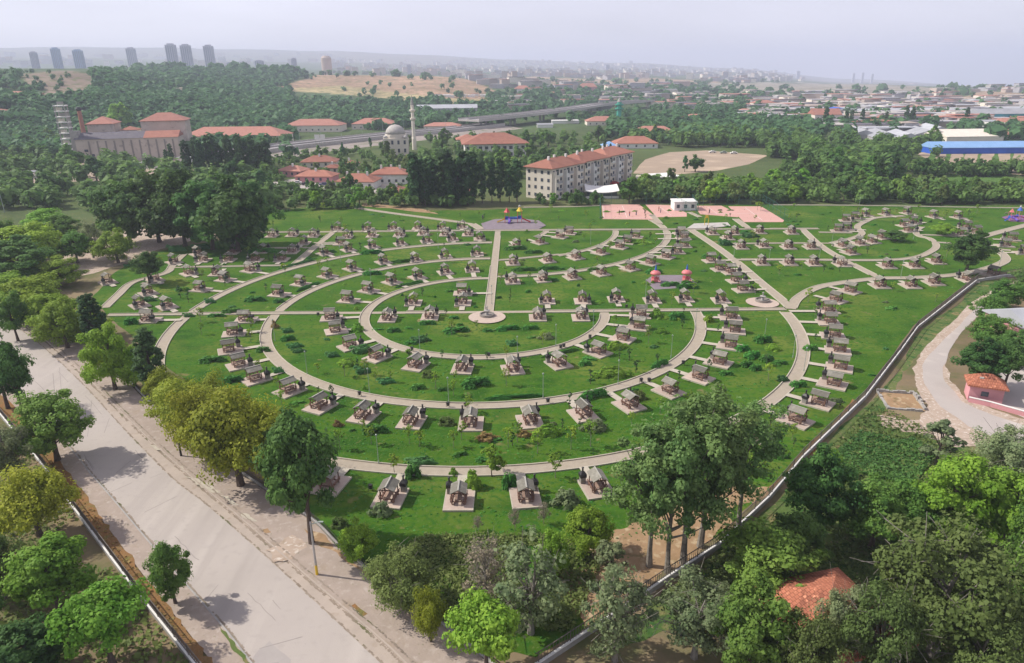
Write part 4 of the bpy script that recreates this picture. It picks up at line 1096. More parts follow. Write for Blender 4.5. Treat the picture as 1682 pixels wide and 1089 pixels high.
def pole(px, py, h, label, foot, body=CONCRETE):
    r = empty('utility_pole', ground(px, py)); r.location.z = .14; tag(r, label, 'pole')
    MB().tube((0, 0, 1.2), (0, 0, h), .13, .09, 8).build('shaft', body, r); MB().tube((0, 0, 0), (0, 0, 1.2), .16, .14, 8).build('painted_foot', foot, r)
    MB().tube((0, 0, h - .3), (.9, 0, h), .05).box((1.1, 0, h), (.5, .2, .1)).build('arm', GALV, r)
pole(521, 945, 6.6, 'pale concrete pole with yellow foot under the dark roadside tree', YELLOW)
pole(298, 750, 3.2, 'short dark pole on the worn pavement beside the yellow trees', IRON, IRON)
pole(8, 350, 11, 'tall grey lattice pole at the far left edge', GALV, GALV)

# ------------------------------------------------------------------ shrubs and young trees
def put_shrub(key, px, py, wpx, hm, asp=.6, rz=0.0, desc='', k=None):
    p = ground(px, py); lx = wpx * 1.1 * metres_per_pixel(p); return shrub(key, p, lx, max(lx * asp, 1.0), hm * 1.6, rz)
SH = [('green',780,634,52,1.3,.5,.25),('bright',1005,618,68,1.4,.4,.1),('bright',900,714,52,1.3,.45,.3),('green',615,710,46,1.0,.5,.1),('dark',690,760,56,.8,.4,0),('bright',777,800,30,1.9,.9,0),('green',678,783,28,1.5,.9,0),
 ('green',835,800,26,1.6,.9,0),('olive',735,697,34,.9,.6,0),('bronze',800,722,42,.8,.6,0),('grey',928,828,48,1.5,.9,0),('bronze',860,716,30,.7,.6,0),('green',348,594,48,.9,.4,.15),('green',382,627,36,.9,.5,.2),
 ('dark',546,585,26,.8,.5,0),('bright',572,599,32,1.0,.7,0),('dark',596,611,32,1.1,.6,0),('dark',594,577,44,1.2,.5,.3),('dark',634,628,34,.8,.5,0),('green',686,639,27,.8,.5,.2),('olive',705,619,28,.9,.6,0),('green',725,642,16,.5,.5,0),
 ('green',972,654,58,1.2,.22,.42),('green',1083,602,40,1.0,.25,.6),('grey',974,705,46,1.2,.7,0),('bright',1079,521,26,1.4,.9,0),('green',1110,524,30,1.3,.6,0),('lime',1163,528,18,1.3,1,0),('bright',1011,573,44,1.2,.35,.5),('bright',1087,547,24,.9,.6,0),
 ('green',1218,576,26,1.0,.6,0),('green',1235,588,30,1.1,.6,.3),('green',1252,562,32,1.2,.6,0),('green',1226,602,24,.9,.6,0),('green',1258,593,26,1.0,.6,0),('green',1240,608,22,.9,.6,0),('bright',1270,575,26,1.0,.6,0),
 ('green',418,494,38,.9,.5,0),('green',458,497,22,.8,.5,0),('green',382,514,42,.9,.25,0),('dark',472,545,22,.8,.6,0),('green',472,559,26,.9,.5,.3),('dark',484,570,30,.8,.4,.3),('dark',490,578,26,.7,.4,.3),('bronze',451,538,14,1.1,1,0),
 ('green',432,577,26,.8,.6,0),('dark',457,612,22,1.0,.6,0),('bright',588,543,22,1.3,.9,0),('green',646,545,26,.8,.5,0),('dark',690,560,36,1.0,.5,.2),('green',748,545,46,.9,.5,.2),('green',832,542,44,.8,.3,.3),('green',870,541,32,.8,.3,0),('grey',896,556,28,.9,.6,0),
 ('dark',841,566,24,.9,.7,0),('green',701,533,32,.8,.3,0),('green',609,417,42,1.0,.25,.1),('green',905,462,26,.8,.4,0),('green',1160,423,18,.8,.6,0),('green',1100,470,36,.9,.25,.1),('green',1128,474,40,1.1,.25,0),('green',1073,449,30,1.0,.5,0),
 ('green',845,410,40,1.0,.3,0),('green',875,416,34,.9,.3,0),('green',900,443,40,.9,.2,0),('green',860,445,46,.9,.2,0),('green',975,445,24,.8,.3,0),('bright',1050,400,46,1.0,.4,0),('dark',1230,389,34,1.4,.5,0),('dark',1190,402,26,1.6,.6,0),
 ('green',610,451,34,.9,.4,.1),('green',540,415,26,.8,.3,0),('green',660,431,40,.8,.2,.2),('dark',345,497,20,1.0,.6,0),('green',300,478,28,.8,.4,0),('dark',244,494,30,.9,.4,0),('green',216,532,26,1.2,.6,0),('dark',310,520,22,.8,.4,0),('green',355,520,34,.6,.3,0),('dark',332,408,40,1.1,.4,0),('dark',290,412,34,1.6,.5,0),('green',378,408,46,.9,.25,0),('green',430,415,50,1.2,.3,0),
 ('green',1330,575,26,.9,.5,0),('green',1310,635,30,.9,.5,0),('dark',1285,625,22,.9,.6,0),('lime',1155,800,30,1.2,.7,0),('grey',625,845,40,1.3,.7,0),('olive',560,865,36,.9,.6,0),('green',960,600,24,.8,.5,0),('olive',1050,655,30,1.0,.6,0),('bright',745,780,16,.8,.8,0),('bronze',555,700,20,.7,.6,0)]
NAMES = {'green': 'rounded dark green shrub', 'bright': 'bright green dense shrub', 'dark': 'blue green low juniper shrub', 'grey': 'grey green loose shrub', 'bronze': 'reddish brown thin shrub', 'lime': 'yellow green clipped shrub', 'olive': 'olive brown shrub'}
for k, px, py, wpx, hm, asp, rz in SH:
    o = put_shrub(k, px, py, wpx, hm, asp, rz); ranked(o, NAMES[k], 'on the near lawns' if py > 520 else 'on the upper lawns', 'shrub', 'shrubs on the park lawns')
rs_ = random.Random(21); lawn_in = [ground(*p) for p in lawn_pix]
LX = [(p.x, p.y) for p in lawn_in]
def free_spot(px, py, gap_path, gap_pad):
    p = ground(px, py)
    if not in_poly(np.array([p.x]), np.array([p.y]), LX)[0]: return None
    if path_gap(p) < gap_path: return None
    if min((p.to_2d() - q).length for q in PAD_AT) < gap_pad: return None
    return p
n = 0
while n < 150:
    px, py = rs_.uniform(200, 1660), 345 + 420 * rs_.random() ** 1.7
    p = free_spot(px, py, .9, 3.2)
    if p is None: continue
    k = rs_.choice(['green', 'green', 'green', 'green', 'dark', 'bright', 'bright', 'grey']); lx = rs_.uniform(.8, 3.2)
    o = shrub(k, p, lx, lx * rs_.uniform(.4, .8), rs_.uniform(.4, 1.0), rs_.uniform(-.5, .5)); n += 1
    ranked(o, 'small ' + NAMES[k].replace('rounded ', ''), 'scattered over the lawns', 'shrub', 'shrubs on the park lawns')
# hedges that follow the outer side of a path
for i, (Pth, a, b2, off, key) in enumerate([(0, 8, 14, -2.6, 'green'), (0, 52, 58, -2.6, 'green'), (1, 60, 66, 2.4, 'green'), (1, 20, 25, -2.6, 'green'), (2, 18, 24, -2.4, 'dark'), (7, 0, 0, 0, '')]):
    if not key: continue
    Q = offset_line(PATHS[Pth][0], off)[a:b2]
    for c in (Q[len(Q) // 2],):
        d = Vector(Q[-1]) - Vector(Q[0]); o = shrub(key, (c[0], c[1], 0.02), d.length, 1.2, .9, math.atan2(d.y, d.x), 'hedge')
        ranked(o, 'low clipped green hedge', 'along the ring paths', 'hedge', 'hedges along the ring paths')
plant_list = [('lush_sapling',808,783,4.6),('sapling',648,778,3.2),('sapling',745,735,3.0),('sapling',835,735,3.4),('sapling',883,745,4.2),('sapling',938,738,4.0),('sapling',970,733,4.6),('sapling',912,785,3.8),('sapling',610,730,3.2),('sapling',690,735,3.0),('sapling',832,590,3.0),('sapling',745,650,3.2),('dark_sapling',726,590,2.6),('dark_sapling',757,592,2.4),('dark_sapling',800,592,2.4),('dark_sapling',370,470,3.4),('dark_sapling',297,490,4.2),('dark_sapling',310,497,3.2)]
for k, px, py, h in plant_list: ranked(plant(k, ground(px, py), h), 'young lime green tree' if 'dark' not in k else 'slim dark young cypress', 'on the near lawns' if py > 520 else 'on the upper lawns', 'sapling', 'young trees on the lawns')
n = 0
while n < 165:
    px, py = rs_.uniform(200, 1660), 345 + 440 * rs_.random() ** 1.5
    p = free_spot(px, py, 1.0, 3.0)
    if p is None: continue
    k = 'sapling' if rs_.random() < .6 else 'dark_sapling'; n += 1
    ranked(plant(k, p, rs_.uniform(2.2, 3.8) if k == 'sapling' else rs_.uniform(1.8, 3.4)), 'thin young tree' if k == 'sapling' else 'small dark cypress sapling', 'scattered over the lawns', 'sapling', 'young trees on the lawns')

# worn ground beside some of the pads
WORN = material('worn_turf', (0.20, 0.17, 0.075), (0.13, 0.15, 0.045), 0.8, rough=.95, spec=.05, extra=[((0.28, 0.21, 0.12), 1.3, 0.55, 0.66, None)])
for i, q in enumerate(PAD_AT):
    if i % 4 == 1:
        a = U.uniform(0, 6.28); c = q + Vector((math.cos(a), math.sin(a))) * U.uniform(1.9, 2.6); n_ = 9
        sheet('worn_turf', None, .031 + (i % 7) * .001, WORN, .5, i, 3, world_pts=[Vector((c.x + U.uniform(.5, 1.3) * math.cos(6.28 * k / n_), c.y + U.uniform(.5, 1.3) * math.sin(6.28 * k / n_), 0)) for k in range(n_)])
# grass tufts and weeds: nobody could count them
def tufts(name, outline, n, size, leaf, seed, keep=None, label=None, height=.25):
    rs = np.random.RandomState(seed); P = np.array([ground(*p)[:2] for p in outline]); lo, hi = P.min(0), P.max(0)
    q = rs.uniform(lo, hi, (n * 4, 2)); d = np.hypot(*q.T); q = q[rs.uniform(size=len(q)) < np.clip((75 / d) ** 1.6, 0, 1)]
    q = q[in_poly(q[:, 0], q[:, 1], [tuple(p) for p in P])]
    q = q[_rough(q[:, 0], q[:, 1], .12, seed) > -.25][:n]
    if keep is not None: q = np.array([p for p in q if keep(p)])
    q3 = np.hstack([q, rs.uniform(.03, height, (len(q), 1))])
    nr = rs.normal(size=q3.shape) * .6 + np.array([0, 0, .8]); nr /= np.linalg.norm(nr, axis=1)[:, None]
    v = leaf_quads(q3, nr, size, rs); v[:, 2] = np.maximum(v[:, 2], .03)
    me = raw_mesh(name, v, np.arange(len(v)).reshape(-1, 4)); me.materials.append(LEAF[leaf])
    o = link(bpy.data.objects.new(name, me)); tag(o, label, 'grass', None, 'stuff')
PADS = np.array([(p.x, p.y) for p in PAD_AT])
tufts('grass', lawn_pix, 16000, .22, 'shrub', 3, lambda p: path_gap(p) > .1 and np.min(np.hypot(*(PADS - p).T)) > 2.6, 'short green grass tufts over the park lawns', .07)
weed_area = [(1225,1120),(1200,1000),(1110,965),(1275,835),(1432,665),(1500,690),(1560,740),(1760,770),(1900,800),(1900,1120)]
tufts('weeds', weed_area, 22000, .26, 'olive', 4, None, 'rough olive weeds outside the right wall', .5)
tufts('weeds', [(1290,810),(1440,690),(1540,745),(1500,800),(1420,780)], 14000, .24, 'grove', 5, None, 'green weeds below the track on the right', .5)
tufts('weeds', [(-200,640),(30,720),(110,830),(205,965),(305,1088),(340,1140),(-300,1140)], 9000, .35, 'olive', 6, None, 'rough weeds under the trees left of the wall', .4)
tufts('weeds', [(600,930),(700,880),(900,880),(1000,900),(940,1040),(740,1030)], 14000, .22, 'olive', 7, None, 'tall dry weeds at the near edge of the lawn', .6)
tufts('dry_grass_tufts', [(20,680),(95,765),(150,835),(245,960),(320,1060),(300,1070),(215,960),(115,828),(60,765)], 3500, .25, 'bronze', 8, None, 'orange dry grass along the left wall', .35)
# ================================================================== TREES, ONE BY ONE
def tree_at(key, bx, by, top_y, w_px, label, cat='tree', rz=None):
    if key in ('big_lime', 'big_yellow') and bx < 480: w_px *= 1.15
    """base pixel, row of the top, crown width: gives the real height and width"""
    p = ground(bx, by); d = p.length
    lo, hi = 1.0, 40.0
    for _ in range(30):
        md = (lo + hi) / 2
        if project((p.x, p.y, md))[1] > top_y: lo = md
        else: hi = md
    hgt = lo * 1.02; w = w_px * project((p.x, p.y, hgt * .55))[2] / FOCAL
    return tag(plant(key, p, hgt, w, rz), label, cat)
NEAR = [
 ('big_lime',222,636,560,66,'lime green bush tree squeezed behind the nearest dark poplar'),
 ('big_lime',150,556,498,64,'yellow green bush between the first poplar and the roadside trees'),
 ('big_lime',178,604,548,60,'low yellow green bush below the first dark poplar'),
 ('big_yellow',276,676,604,62,'yellow green bush to the right of the nearest dark poplar'),
 ('big_yellow',350,700,612,80,'olive yellow tree behind the golden tree on the lawn side'),
 ('big_lime',28,508,448,92,'first yellow green bush tree of the roadside row at the left edge'),
 ('big_lime',92,550,476,90,'broad yellow green bush between the first roadside trees'),
 ('big_yellow',292,690,626,62,'yellow green bush just beyond the nearest dark poplar'),
 ('big_yellow',345,752,632,110,'olive yellow tree overlapping the large golden tree from behind'),
 ('big_yellow',440,800,662,130,'olive yellow tree between the golden tree and the dark tree'),
 ('big_dark',470,815,690,90,'dark green tree standing behind the tall dark roadside tree'),
 ('big_mid',30,560,480,60,'green shrub tree low at the left edge of the road'),
 # along the road, park side
 ('big_lime',62,528,452,100,'yellow green bushy tree at the far end of the roadside row'),
 ('big_lime',112,572,486,78,'yellow green tree next to the first dark poplar by the road'),
 ('column_poplar',163,578,470,42,'dark slim poplar standing between yellow green roadside trees'),
 ('big_lime',190,640,528,78,'bright yellow green tree in front of the dark roadside poplar'),
 ('column_poplar',259,662,520,52,'dark slim poplar nearest the lawn corner on the roadside'),
 ('big_yellow',312,712,616,112,'yellow green tree between the poplar and the large golden tree'),
 ('big_yellow',396,798,640,158,'large golden olive tree at the pavement edge'),
 ('big_dark',512,893,672,132,'tall dark green tree with thick trunk on the roadside pavement'),
 ('big_lime',592,922,852,70,'small bright lime tree on the lawn edge near the railing'),
 ('big_olive',664,1000,898,124,'loose olive green shrubby tree leaning over the pavement'),
 ('big_yellow',708,1055,962,62,'small yellow green tree behind the bright front tree'),
 ('bare_tree',800,1000,880,96,'grey half bare tree at the near edge of the lawn'),
 ('big_bright',800,1108,976,132,'bright green leafy tree at the bottom edge of the picture'),
 ('sparse_mid',872,1040,886,150,'grey green tree in front of the bare tree'),
 ('big_lime',905,950,868,56,'slender yellow green tree on the near lawn edge'),
 ('big_lime',962,912,826,92,'yellow green tree left of the tall poplars'),
 ('sparse_mid',1010,1085,930,130,'grey green tree over the bottom stretch of the park wall'),
 ('thin_grey',1000,965,880,60,'thin grey willowy tree on the dry soil'),
 ('tall_poplar',1066,930,690,160,'leftmost tall poplar of the corner group, leaning over the lawn'),
 ('big_grey',1372,1110,962,96,'thin leaved tree in front of the orange roof'),
 ('tall_poplar',1096,940,668,150,'tall poplar with pale trunk, second from left in the corner group'),
 ('tall_poplar',1122,926,640,180,'tall poplar with pale trunk in the middle of the corner group'),
 ('tall_poplar',1150,898,626,170,'tall poplar with dark trunk at the right of the corner group'),
 ('tall_poplar',1212,868,652,140,'rightmost tall poplar of the corner group beside the wall'),
 ('bare_tree',785,872,846,20,'small purplish bare shrub tree below the front row, left of three'),
 ('bare_tree',846,872,832,24,'small purplish bare shrub tree below the front row, middle of three'),
 ('bare_tree',893,860,822,26,'small purplish bare shrub tree below the front row, right of three'),
 # outside the wall, right
 ('big_dark',1335,890,742,120,'dark green tree just outside the wall, nearest the corner poplars'),
 ('big_mid',1430,900,785,130,'mid green tree behind the orange roof'),
 ('big_mid',1255,985,868,170,'light green tree leaning over the wall left of the orange roof'),
 ('big_grey',1140,1080,950,160,'grey green tree below the wall at the bottom'),
 ('big_mid',1225,1120,965,150,'green tree in front of the orange roof at the bottom edge'),
 ('big_olive',1316,1150,1000,130,'olive tree hiding the lower part of the orange roof'),
 ('big_olive',1530,1075,846,270,'very wide olive green tree with dead branches at bottom right'),
 ('big_olive',1425,1130,950,150,'olive tree with bare twigs at the bottom right of the orange roof'),
 ('big_mid',1660,1100,900,170,'green tree in the bottom right corner'),
 ('big_olive',1590,1150,980,160,'dull olive tree at the bottom edge near the right corner'),
 ('big_lime',1552,892,744,150,'large rounded lime green tree right of the weeds'),
 ('big_bright',1640,905,768,140,'large bright green tree at the right edge'),
 ('big_mid',1478,900,800,110,'mid green tree left of the lime green tree'),
 ('big_grey',1648,795,702,112,'grey green willow by the track bend'),
 ('thin_grey',1537,765,686,66,'thin grey green tree at the end of the dusty track'),
 ('big_bright',1358,778,738,44,'small bright yellow green shrub tree outside the wall'),
 ('big_mid',1700,960,800,120,'green tree cut by the right edge'),
 ('big_dark',1300,945,838,100,'dark tree in the shade beside the wall corner'),
 # by the side road
 ('big_dark',1603,640,560,80,'dark green tree left of the pink tiled hut'),
 ('big_dark',1648,640,560,70,'dark green tree behind the pink tiled hut'),
 ('big_mid',1622,575,515,74,'green tree by the road below the pink hall'),
 ('big_dark',1660,600,545,66,'green tree at the corner of the pink hall'),
 ('big_mid',1622,540,484,66,'green roadside tree at the bend of the side road'),
 ('big_mid',1650,510,460,70,'green tree behind the white roof of the pink hall'),
 ('big_dark',1690,490,440,80,'dark tree at the right edge beyond the side road'),
 ('big_dark',1586,450,382,78,'dark round tree standing alone near the right wall bend'),
 ('big_lime',1548,386,364,40,'small yellow green tree on the far right lawn'),
 ('big_dark',1470,396,378,40,'small dark tree inside the winding path'),
 # left of the road
 ('big_dark',14,672,545,90,'dark broad tree at the left edge above the wall'),
 ('big_dark',38,682,570,62,'dark leaning tree at the left edge, right of the broad one'),
 ('big_mid',95,757,642,134,'green tree with open crown casting a shadow on the road'),
 ('big_mid',289,992,890,80,'small dense green tree standing alone on the road pavement'),
 ('big_grey',20,800,690,100,'grey green tree at the left edge behind the wall'),
 ('big_yellow',66,880,768,120,'golden olive tree behind the left wall'),
 ('big_bright',98,1002,886,148,'large bright green tree behind the left wall'),
 ('big_bright',186,1092,955,150,'green tree overhanging the left wall near the bottom'),
 ('big_dark',62,1130,1030,150,'dark blue green tree in the bottom left corner'),
 ('big_olive',10,985,870,90,'dull olive tree at the left edge'),
 ('big_dark',-20,1080,940,90,'dark tree cut by the lower left edge'),
 # beyond the lawn on the left
 ('big_lime',58,440,362,104,'light green tree left of the dusty clearing'),
 ('big_dark',38,470,392,120,'broad dark tree left of the dusty clearing'),
 ('big_mid',10,425,355,70,'green tree at the left edge beyond the road'),
 ('big_lime',195,432,372,62,'yellow green tree in the dusty clearing'),
 ('big_grey',154,424,362,40,'grey green tree beside the yellow one in the clearing'),
 ('big_dark',246,466,412,54,'dark round bush tree at the lawn corner by the clearing'),
 ('massive_dark',215,402,290,100,'dark tall tree at the left of the big dark group'),
 ('massive_dark',262,398,280,110,'dark tall tree, second in the big dark group'),
 ('massive_dark',305,404,284,104,'dark tall tree in the middle of the big dark group'),
 ('massive_dark',350,410,288,112,'dark tall tree right of the middle of the big dark group'),
 ('massive_dark',392,414,288,112,'broad dark tree at the right of the big dark group'),
 ('massive_dark',418,404,304,80,'rightmost dark tree of the group above the lawn'),
 ('big_mid',128,432,378,60,'green bushy tree at the edge of the dusty clearing'),
 ('big_lime',100,470,420,70,'yellow green bush tree in front of the clearing'),
 ('big_bright',80,385,340,70,'pale green tree left behind the clearing'),
 ('big_mid',110,395,352,60,'green tree behind the clearing'),
]
for a in NEAR: tree_at(*a)

# trees and tree rows behind the park: (kinds, how many, x range, base-row range, height range, name of the place)
KIND_WORDS = {'far_dark': 'dark round tree', 'far_mid': 'green round tree', 'far_bright': 'bright green tree', 'far_olive': 'olive tree', 'far_blue': 'dark pointed conifer', 'far_poplar': 'tall slim poplar', 'column_poplar': 'tall slim poplar'}
BUILT = []      # footprints to keep trees out of, filled by the builders (x, y, radius)
FT = random.Random(99); PUT = []
def scatter(kinds, n, xr, yr, hr, where, gap=3.0, line=None):
    k = 0; tries = 0
    while k < n and tries < n * 40:
        tries += 1
        if line:
            t = (tries * .5 % n + FT.uniform(-.3, .3)) / max(n - 1, 1); px = xr[0] + (xr[1] - xr[0]) * t; py = yr[0] + (yr[1] - yr[0]) * t + FT.uniform(-1, 1) * line
        else: px, py = FT.uniform(*xr), FT.uniform(*yr)
        p = on_land(px, py)
        if any(abs(p.x - x) < r and abs(p.y - y) < r for x, y, r in BUILT): continue
        g = gap * (1 + p.length / 600)
        if any(abs(p.x - q[0]) < g and abs(p.y - q[1]) < g for q in PUT): continue
        key = FT.choice(kinds); h = FT.uniform(*hr); PUT.append((p.x, p.y)); k += 1
        o = plant(key, p, h, None if 'poplar' in key or 'blue' in key else h * FT.uniform(.72, 1.0))
        ranked(o, KIND_WORDS[key], where, 'tree', 'trees behind the park')
def plant_background():
    D, M_, B, O, C_, P_ = 'far_dark', 'far_mid', 'far_bright', 'far_olive', 'far_blue', 'far_poplar'
    scatter([P_], 15, (306, 446), (292, 288), (19, 24), 'in the poplar row below the grain silo', 2, 1.5)
    scatter([P_], 5, (262, 282), (276, 272), (10, 14), 'in front of the silo wall', 2, 1)
    scatter([P_], 20, (680, 778), (336, 334), (18, 24), 'in the poplar belt left of the apartment block', 1.5, 4)
    scatter([P_], 18, (780, 872), (334, 331), (17, 21), 'in the poplar row beside the apartment block', 2, 1)
    scatter([D, M_, D], 15, (-20, 440), (285, 345), (8, 13), 'in the wood beyond the dusty clearing', 5)
    scatter([M_, B, D], 7, (440, 600), (318, 345), (5, 8), 'behind the upper left lawn edge', 4)
    scatter([D, M_, C_, O], 15, (450, 690), (272, 325), (5, 9), 'among the red roofed houses', 4)
    scatter([M_, D, B], 7, (600, 760), (325, 340), (5, 8), 'below the red roofed houses', 4)
    scatter([M_, B, D], 6, (880, 985), (328, 338), (4, 7), 'in front of the apartment block', 3)
    scatter([D, M_], 2, (1028, 1050), (328, 334), (9, 12), 'right of the curved white roof', 3)
    scatter([D, C_], 2, (1118, 1142), (281, 285), (7, 10), 'on the dirt pitch', 2)
    scatter([D, M_, B, O], 26, (1050, 1320), (309, 334), (6, 10), 'behind the pink courts', 5)
    scatter([D, M_, D], 20, (1320, 1480), (270, 332), (8, 13), 'left of the green meadow', 5)
    scatter([P_], 1, (1462, 1463), (308, 309), (17, 18), 'beside the green meadow', 1)
    scatter([D, M_, O], 18, (1470, 1720), (318, 336), (5, 9), 'along the far edge of the park at right', 4)
    scatter([D], 9, (1500, 1640), (284, 290), (6, 9), 'between the meadow and the ploughed strips', 4)
    scatter([D, M_], 27, (1040, 1330), (224, 244), (8, 12), 'beyond the dirt pitch', 6)
    scatter([D, M_, P_], 24, (690, 1010), (232, 296), (8, 13), 'between the orange roofed hall and the apartments', 6)
    scatter([M_, D, O], 14, (-60, 120), (230, 292), (8, 13), 'left of the grain silo', 6)
    scatter([D, M_, O, C_], 10, (440, 680), (240, 272), (6, 10), 'along the motorway bank', 5)
    scatter([B], 2, (196, 214), (216, 220), (24, 27), 'behind the grain silo', 8)
    scatter([D, M_], 8, (1320, 1540), (232, 262), (8, 12), 'below the grey sheds', 6)
    scatter([P_], 9, (1330, 1600), (205, 212), (14, 20), 'among the sheds', 3)

def leaf_masses(name, regions, label, leaf, fine):
    """woods that read as one mass, as one mesh"""
    rs = np.random.RandomState(4); V = []
    for n, xr, yr, hr in regions:
        for _ in range(n):
            px, py = rs.uniform(*xr), rs.uniform(*yr); p = on_land(px, py); d = p.length
            if d < 200 or d > 6000: continue
            if any(abs(p.x - x) < r + (2 if fine else 0) and abs(p.y - y) < r + (2 if fine else 0) for x, y, r in BUILT): continue
            on_dry = any(d0 < d < d1 and bool(in_poly(np.array([px]), np.array([py]), poly)[0]) for c, d0, d1, poly in COVER)
            if on_dry and rs.uniform() < .78: continue
            h = rs.uniform(*hr) * (1 if d < 1500 else 1.15); w = h * rs.uniform(.35, .58) * (1 if d < 1500 else 1.5)
            k = 150 if fine else (34 if d < 900 else 16)
            u = unit(rs, k); u[:, 2] = u[:, 2] * .9 + .1; r = rs.uniform(.45, 1, k)[:, None] * (0.85 + .3 * np.sin(u[:, :1] * 5 + h))
            pos = u * r * np.array([w, w, h * .48]) + np.array([p.x, p.y, p.z + h * .5])
            nr = u + np.array([0, 0, .5]) + rs.normal(size=u.shape) * .35; nr /= np.linalg.norm(nr, axis=1)[:, None]
            V.append(leaf_quads(pos, nr, w * (.34 if fine else .68 if k > 20 else .95), rs))
    v = np.vstack(V); me = raw_mesh(name, v, np.arange(len(v)).reshape(-1, 4)); me.materials.append(LEAF[leaf])
    o = link(bpy.data.objects.new(name, me)); tag(o, label, 'woodland', None, 'stuff')
def woodland():
    F = (6, 11)
    leaf_masses('woodland', [(1500, (-60, 480), (200, 262), F), (1300, (-60, 470), (168, 210), F), (1700, (150, 480), (118, 172), F), (900, (320, 720), (168, 214), F), (160, (-80, 170), (160, 172), F), (60, (-80, 30), (122, 150), F), (240, (30, 200), (118, 152), (3, 6)), (300, (440, 860), (186, 214), F), (380, (200, 480), (113, 130), F),
           (600, (780, 1240), (150, 205), F), (350, (1000, 1700), (205, 232), F), (500, (1000, 1330), (190, 230), F), (520, (840, 1300), (132, 165), F), (600, (1150, 1720), (145, 200), F), (160, (430, 760), (118, 132), F), (60, (560, 760), (136, 160), F), (200, (1040, 1340), (220, 238), F), (160, (700, 900), (158, 186), F)],
           'distant green woods covering the hills and plain behind the park', 'far', False)
    leaf_masses('grove', [(240, (-60, 450), (272, 345), (6, 10)), (120, (440, 690), (262, 330), (3, 6)), (70, (600, 780), (322, 341), (3, 6)), (150, (690, 1010), (228, 300), (5, 10)), (190, (1040, 1265), (222, 243), (6, 11)), (70, (1265, 1340), (226, 262), (6, 11)), (190, (1050, 1290), (308, 335), (3, 7)), (150, (1280, 1480), (284, 335), (3, 8)), (110, (1320, 1480), (262, 300), (7, 12)), (120, (1480, 1740), (316, 337), (3, 7)), (110, (1320, 1540), (228, 262), (6, 10)), (60, (1500, 1700), (282, 291), (5, 8)), (110, (-60, 130), (235, 290), (6, 10)), (60, (440, 640), (242, 262), (3, 6)), (40, (880, 985), (329, 338), (2, 4)), (60, (440, 600), (322, 346), (2, 5))],
           'dense green undergrowth and trees filling the belt behind the park', 'grove', True)
# ================================================================== BUILDINGS
def hip_roof(w, d, e, h, over, gable=False):
    W, D_2 = w / 2 + over, d / 2 + over; m_ = MB()
    if w >= d: r = 0 if gable else min(D_2, W * .98); a, b2 = (-(W - r), 0, e + h), (W - r, 0, e + h)
    else: r = 0 if gable else min(W, D_2 * .98); a, b2 = (0, -(D_2 - r), e + h), (0, D_2 - r, e + h)
    v = [(-W, -D_2, e), (W, -D_2, e), (W, D_2, e), (-W, D_2, e), a, b2] + [(-W, -D_2, e - .25), (W, -D_2, e - .25), (W, D_2, e - .25), (-W, D_2, e - .25)]
    f = [(0, 1, 5, 4), (1, 2, 5), (2, 3, 4, 5), (3, 0, 4)] if w >= d else [(0, 1, 4), (1, 2, 5, 4), (2, 3, 5), (3, 0, 4, 5)]
    return m_.add(v, f + [(6, 7, 1, 0), (7, 8, 2, 1), (8, 9, 3, 2), (9, 6, 0, 3), (9, 8, 7, 6)])
WIN = MB().box((0, 0, 0), (1.1, .12, 1.3)).mesh('window', GLASS_DARK)
def window(root, x, y, z, rz, s=(1, 1, 1), name='window'):
    o = link(bpy.data.objects.new(name, WIN)); o.parent = root; o.location = (x, y, z); o.rotation_euler = (0, 0, rz); o.scale = s
def house(p, w, d, h, rz, name, label, cat, wall=CREAM, roof=TILE, rh=None, over=.6, floors=0, cols=0, chim=0, gable=False, flat=False, sides=(0,), group=None, wz=(1, 1, 1)):
    r = empty(name, p, rz); tag(r, label, cat, group) if label else None
    MB().box((0, 0, h / 2 - 1), (w, d, h + 2)).build('wall', wall, r)
    if flat:
        MB().box((0, 0, h + .15), (w + .5, d + .5, .4)).build('roof', roof, r)
    else:
        ro = hip_roof(w, d, h + .26, rh or min(w, d) * .24, over, gable).build('roof', roof, r)
        for i in range(chim):
            x = (i + .5) / chim * w * .8 - w * .4; MB().box((x, .6 if i % 2 else -.9, h + (rh or min(w, d) * .24) * .8 + .8), (.9, .7, 1.9)).build('chimney', WHITE, ro)
    for fl in range(floors):
        z = 1.6 + fl * (h / floors)
        for sd in sides:
            n = cols if sd in (0, 2) else max(1, int(cols * d / w)); L = w if sd in (0, 2) else d
            for i in range(n):
                t = (i + .5) / n * L - L / 2
                if sd == 0: window(r, t, -d / 2 - .03, z, 0, wz)
                elif sd == 1: window(r, w / 2 + .03, t, z, PI / 2, wz)
                elif sd == 2: window(r, t, d / 2 + .03, z, 0, wz)
                else: window(r, -w / 2 - .03, t, z, PI / 2, wz)
    c = max(w, d) / 2 + 1; BUILT.append((p.x, p.y, min(w, d) / 2 + 2))
    if max(w, d) > 1.6 * min(w, d):
        ax = Vector((math.cos(rz), math.sin(rz), 0)) if w > d else Vector((-math.sin(rz), math.cos(rz), 0))
        k = int(max(w, d) / min(w, d)) + 1
        for i in range(-k, k + 1): q = p + ax * (i / k * max(w, d) / 2); BUILT.append((q.x, q.y, min(w, d) / 2 + 2))
    return r
PI = math.pi
def seen(px, py, wpx, hpx):
    """point on the land and real width and height of what shows that many pixels there"""
    p = on_land(px, py); k = metres_per_pixel(p); return p, wpx * k, hpx * k * 1.03
def face(p, back):
    """move the point away from the viewer by the depth of the building"""
    v = Vector((p.x, p.y, 0)).normalized(); q = p + v * back; q.z = float(height(q.x, q.y)); return q

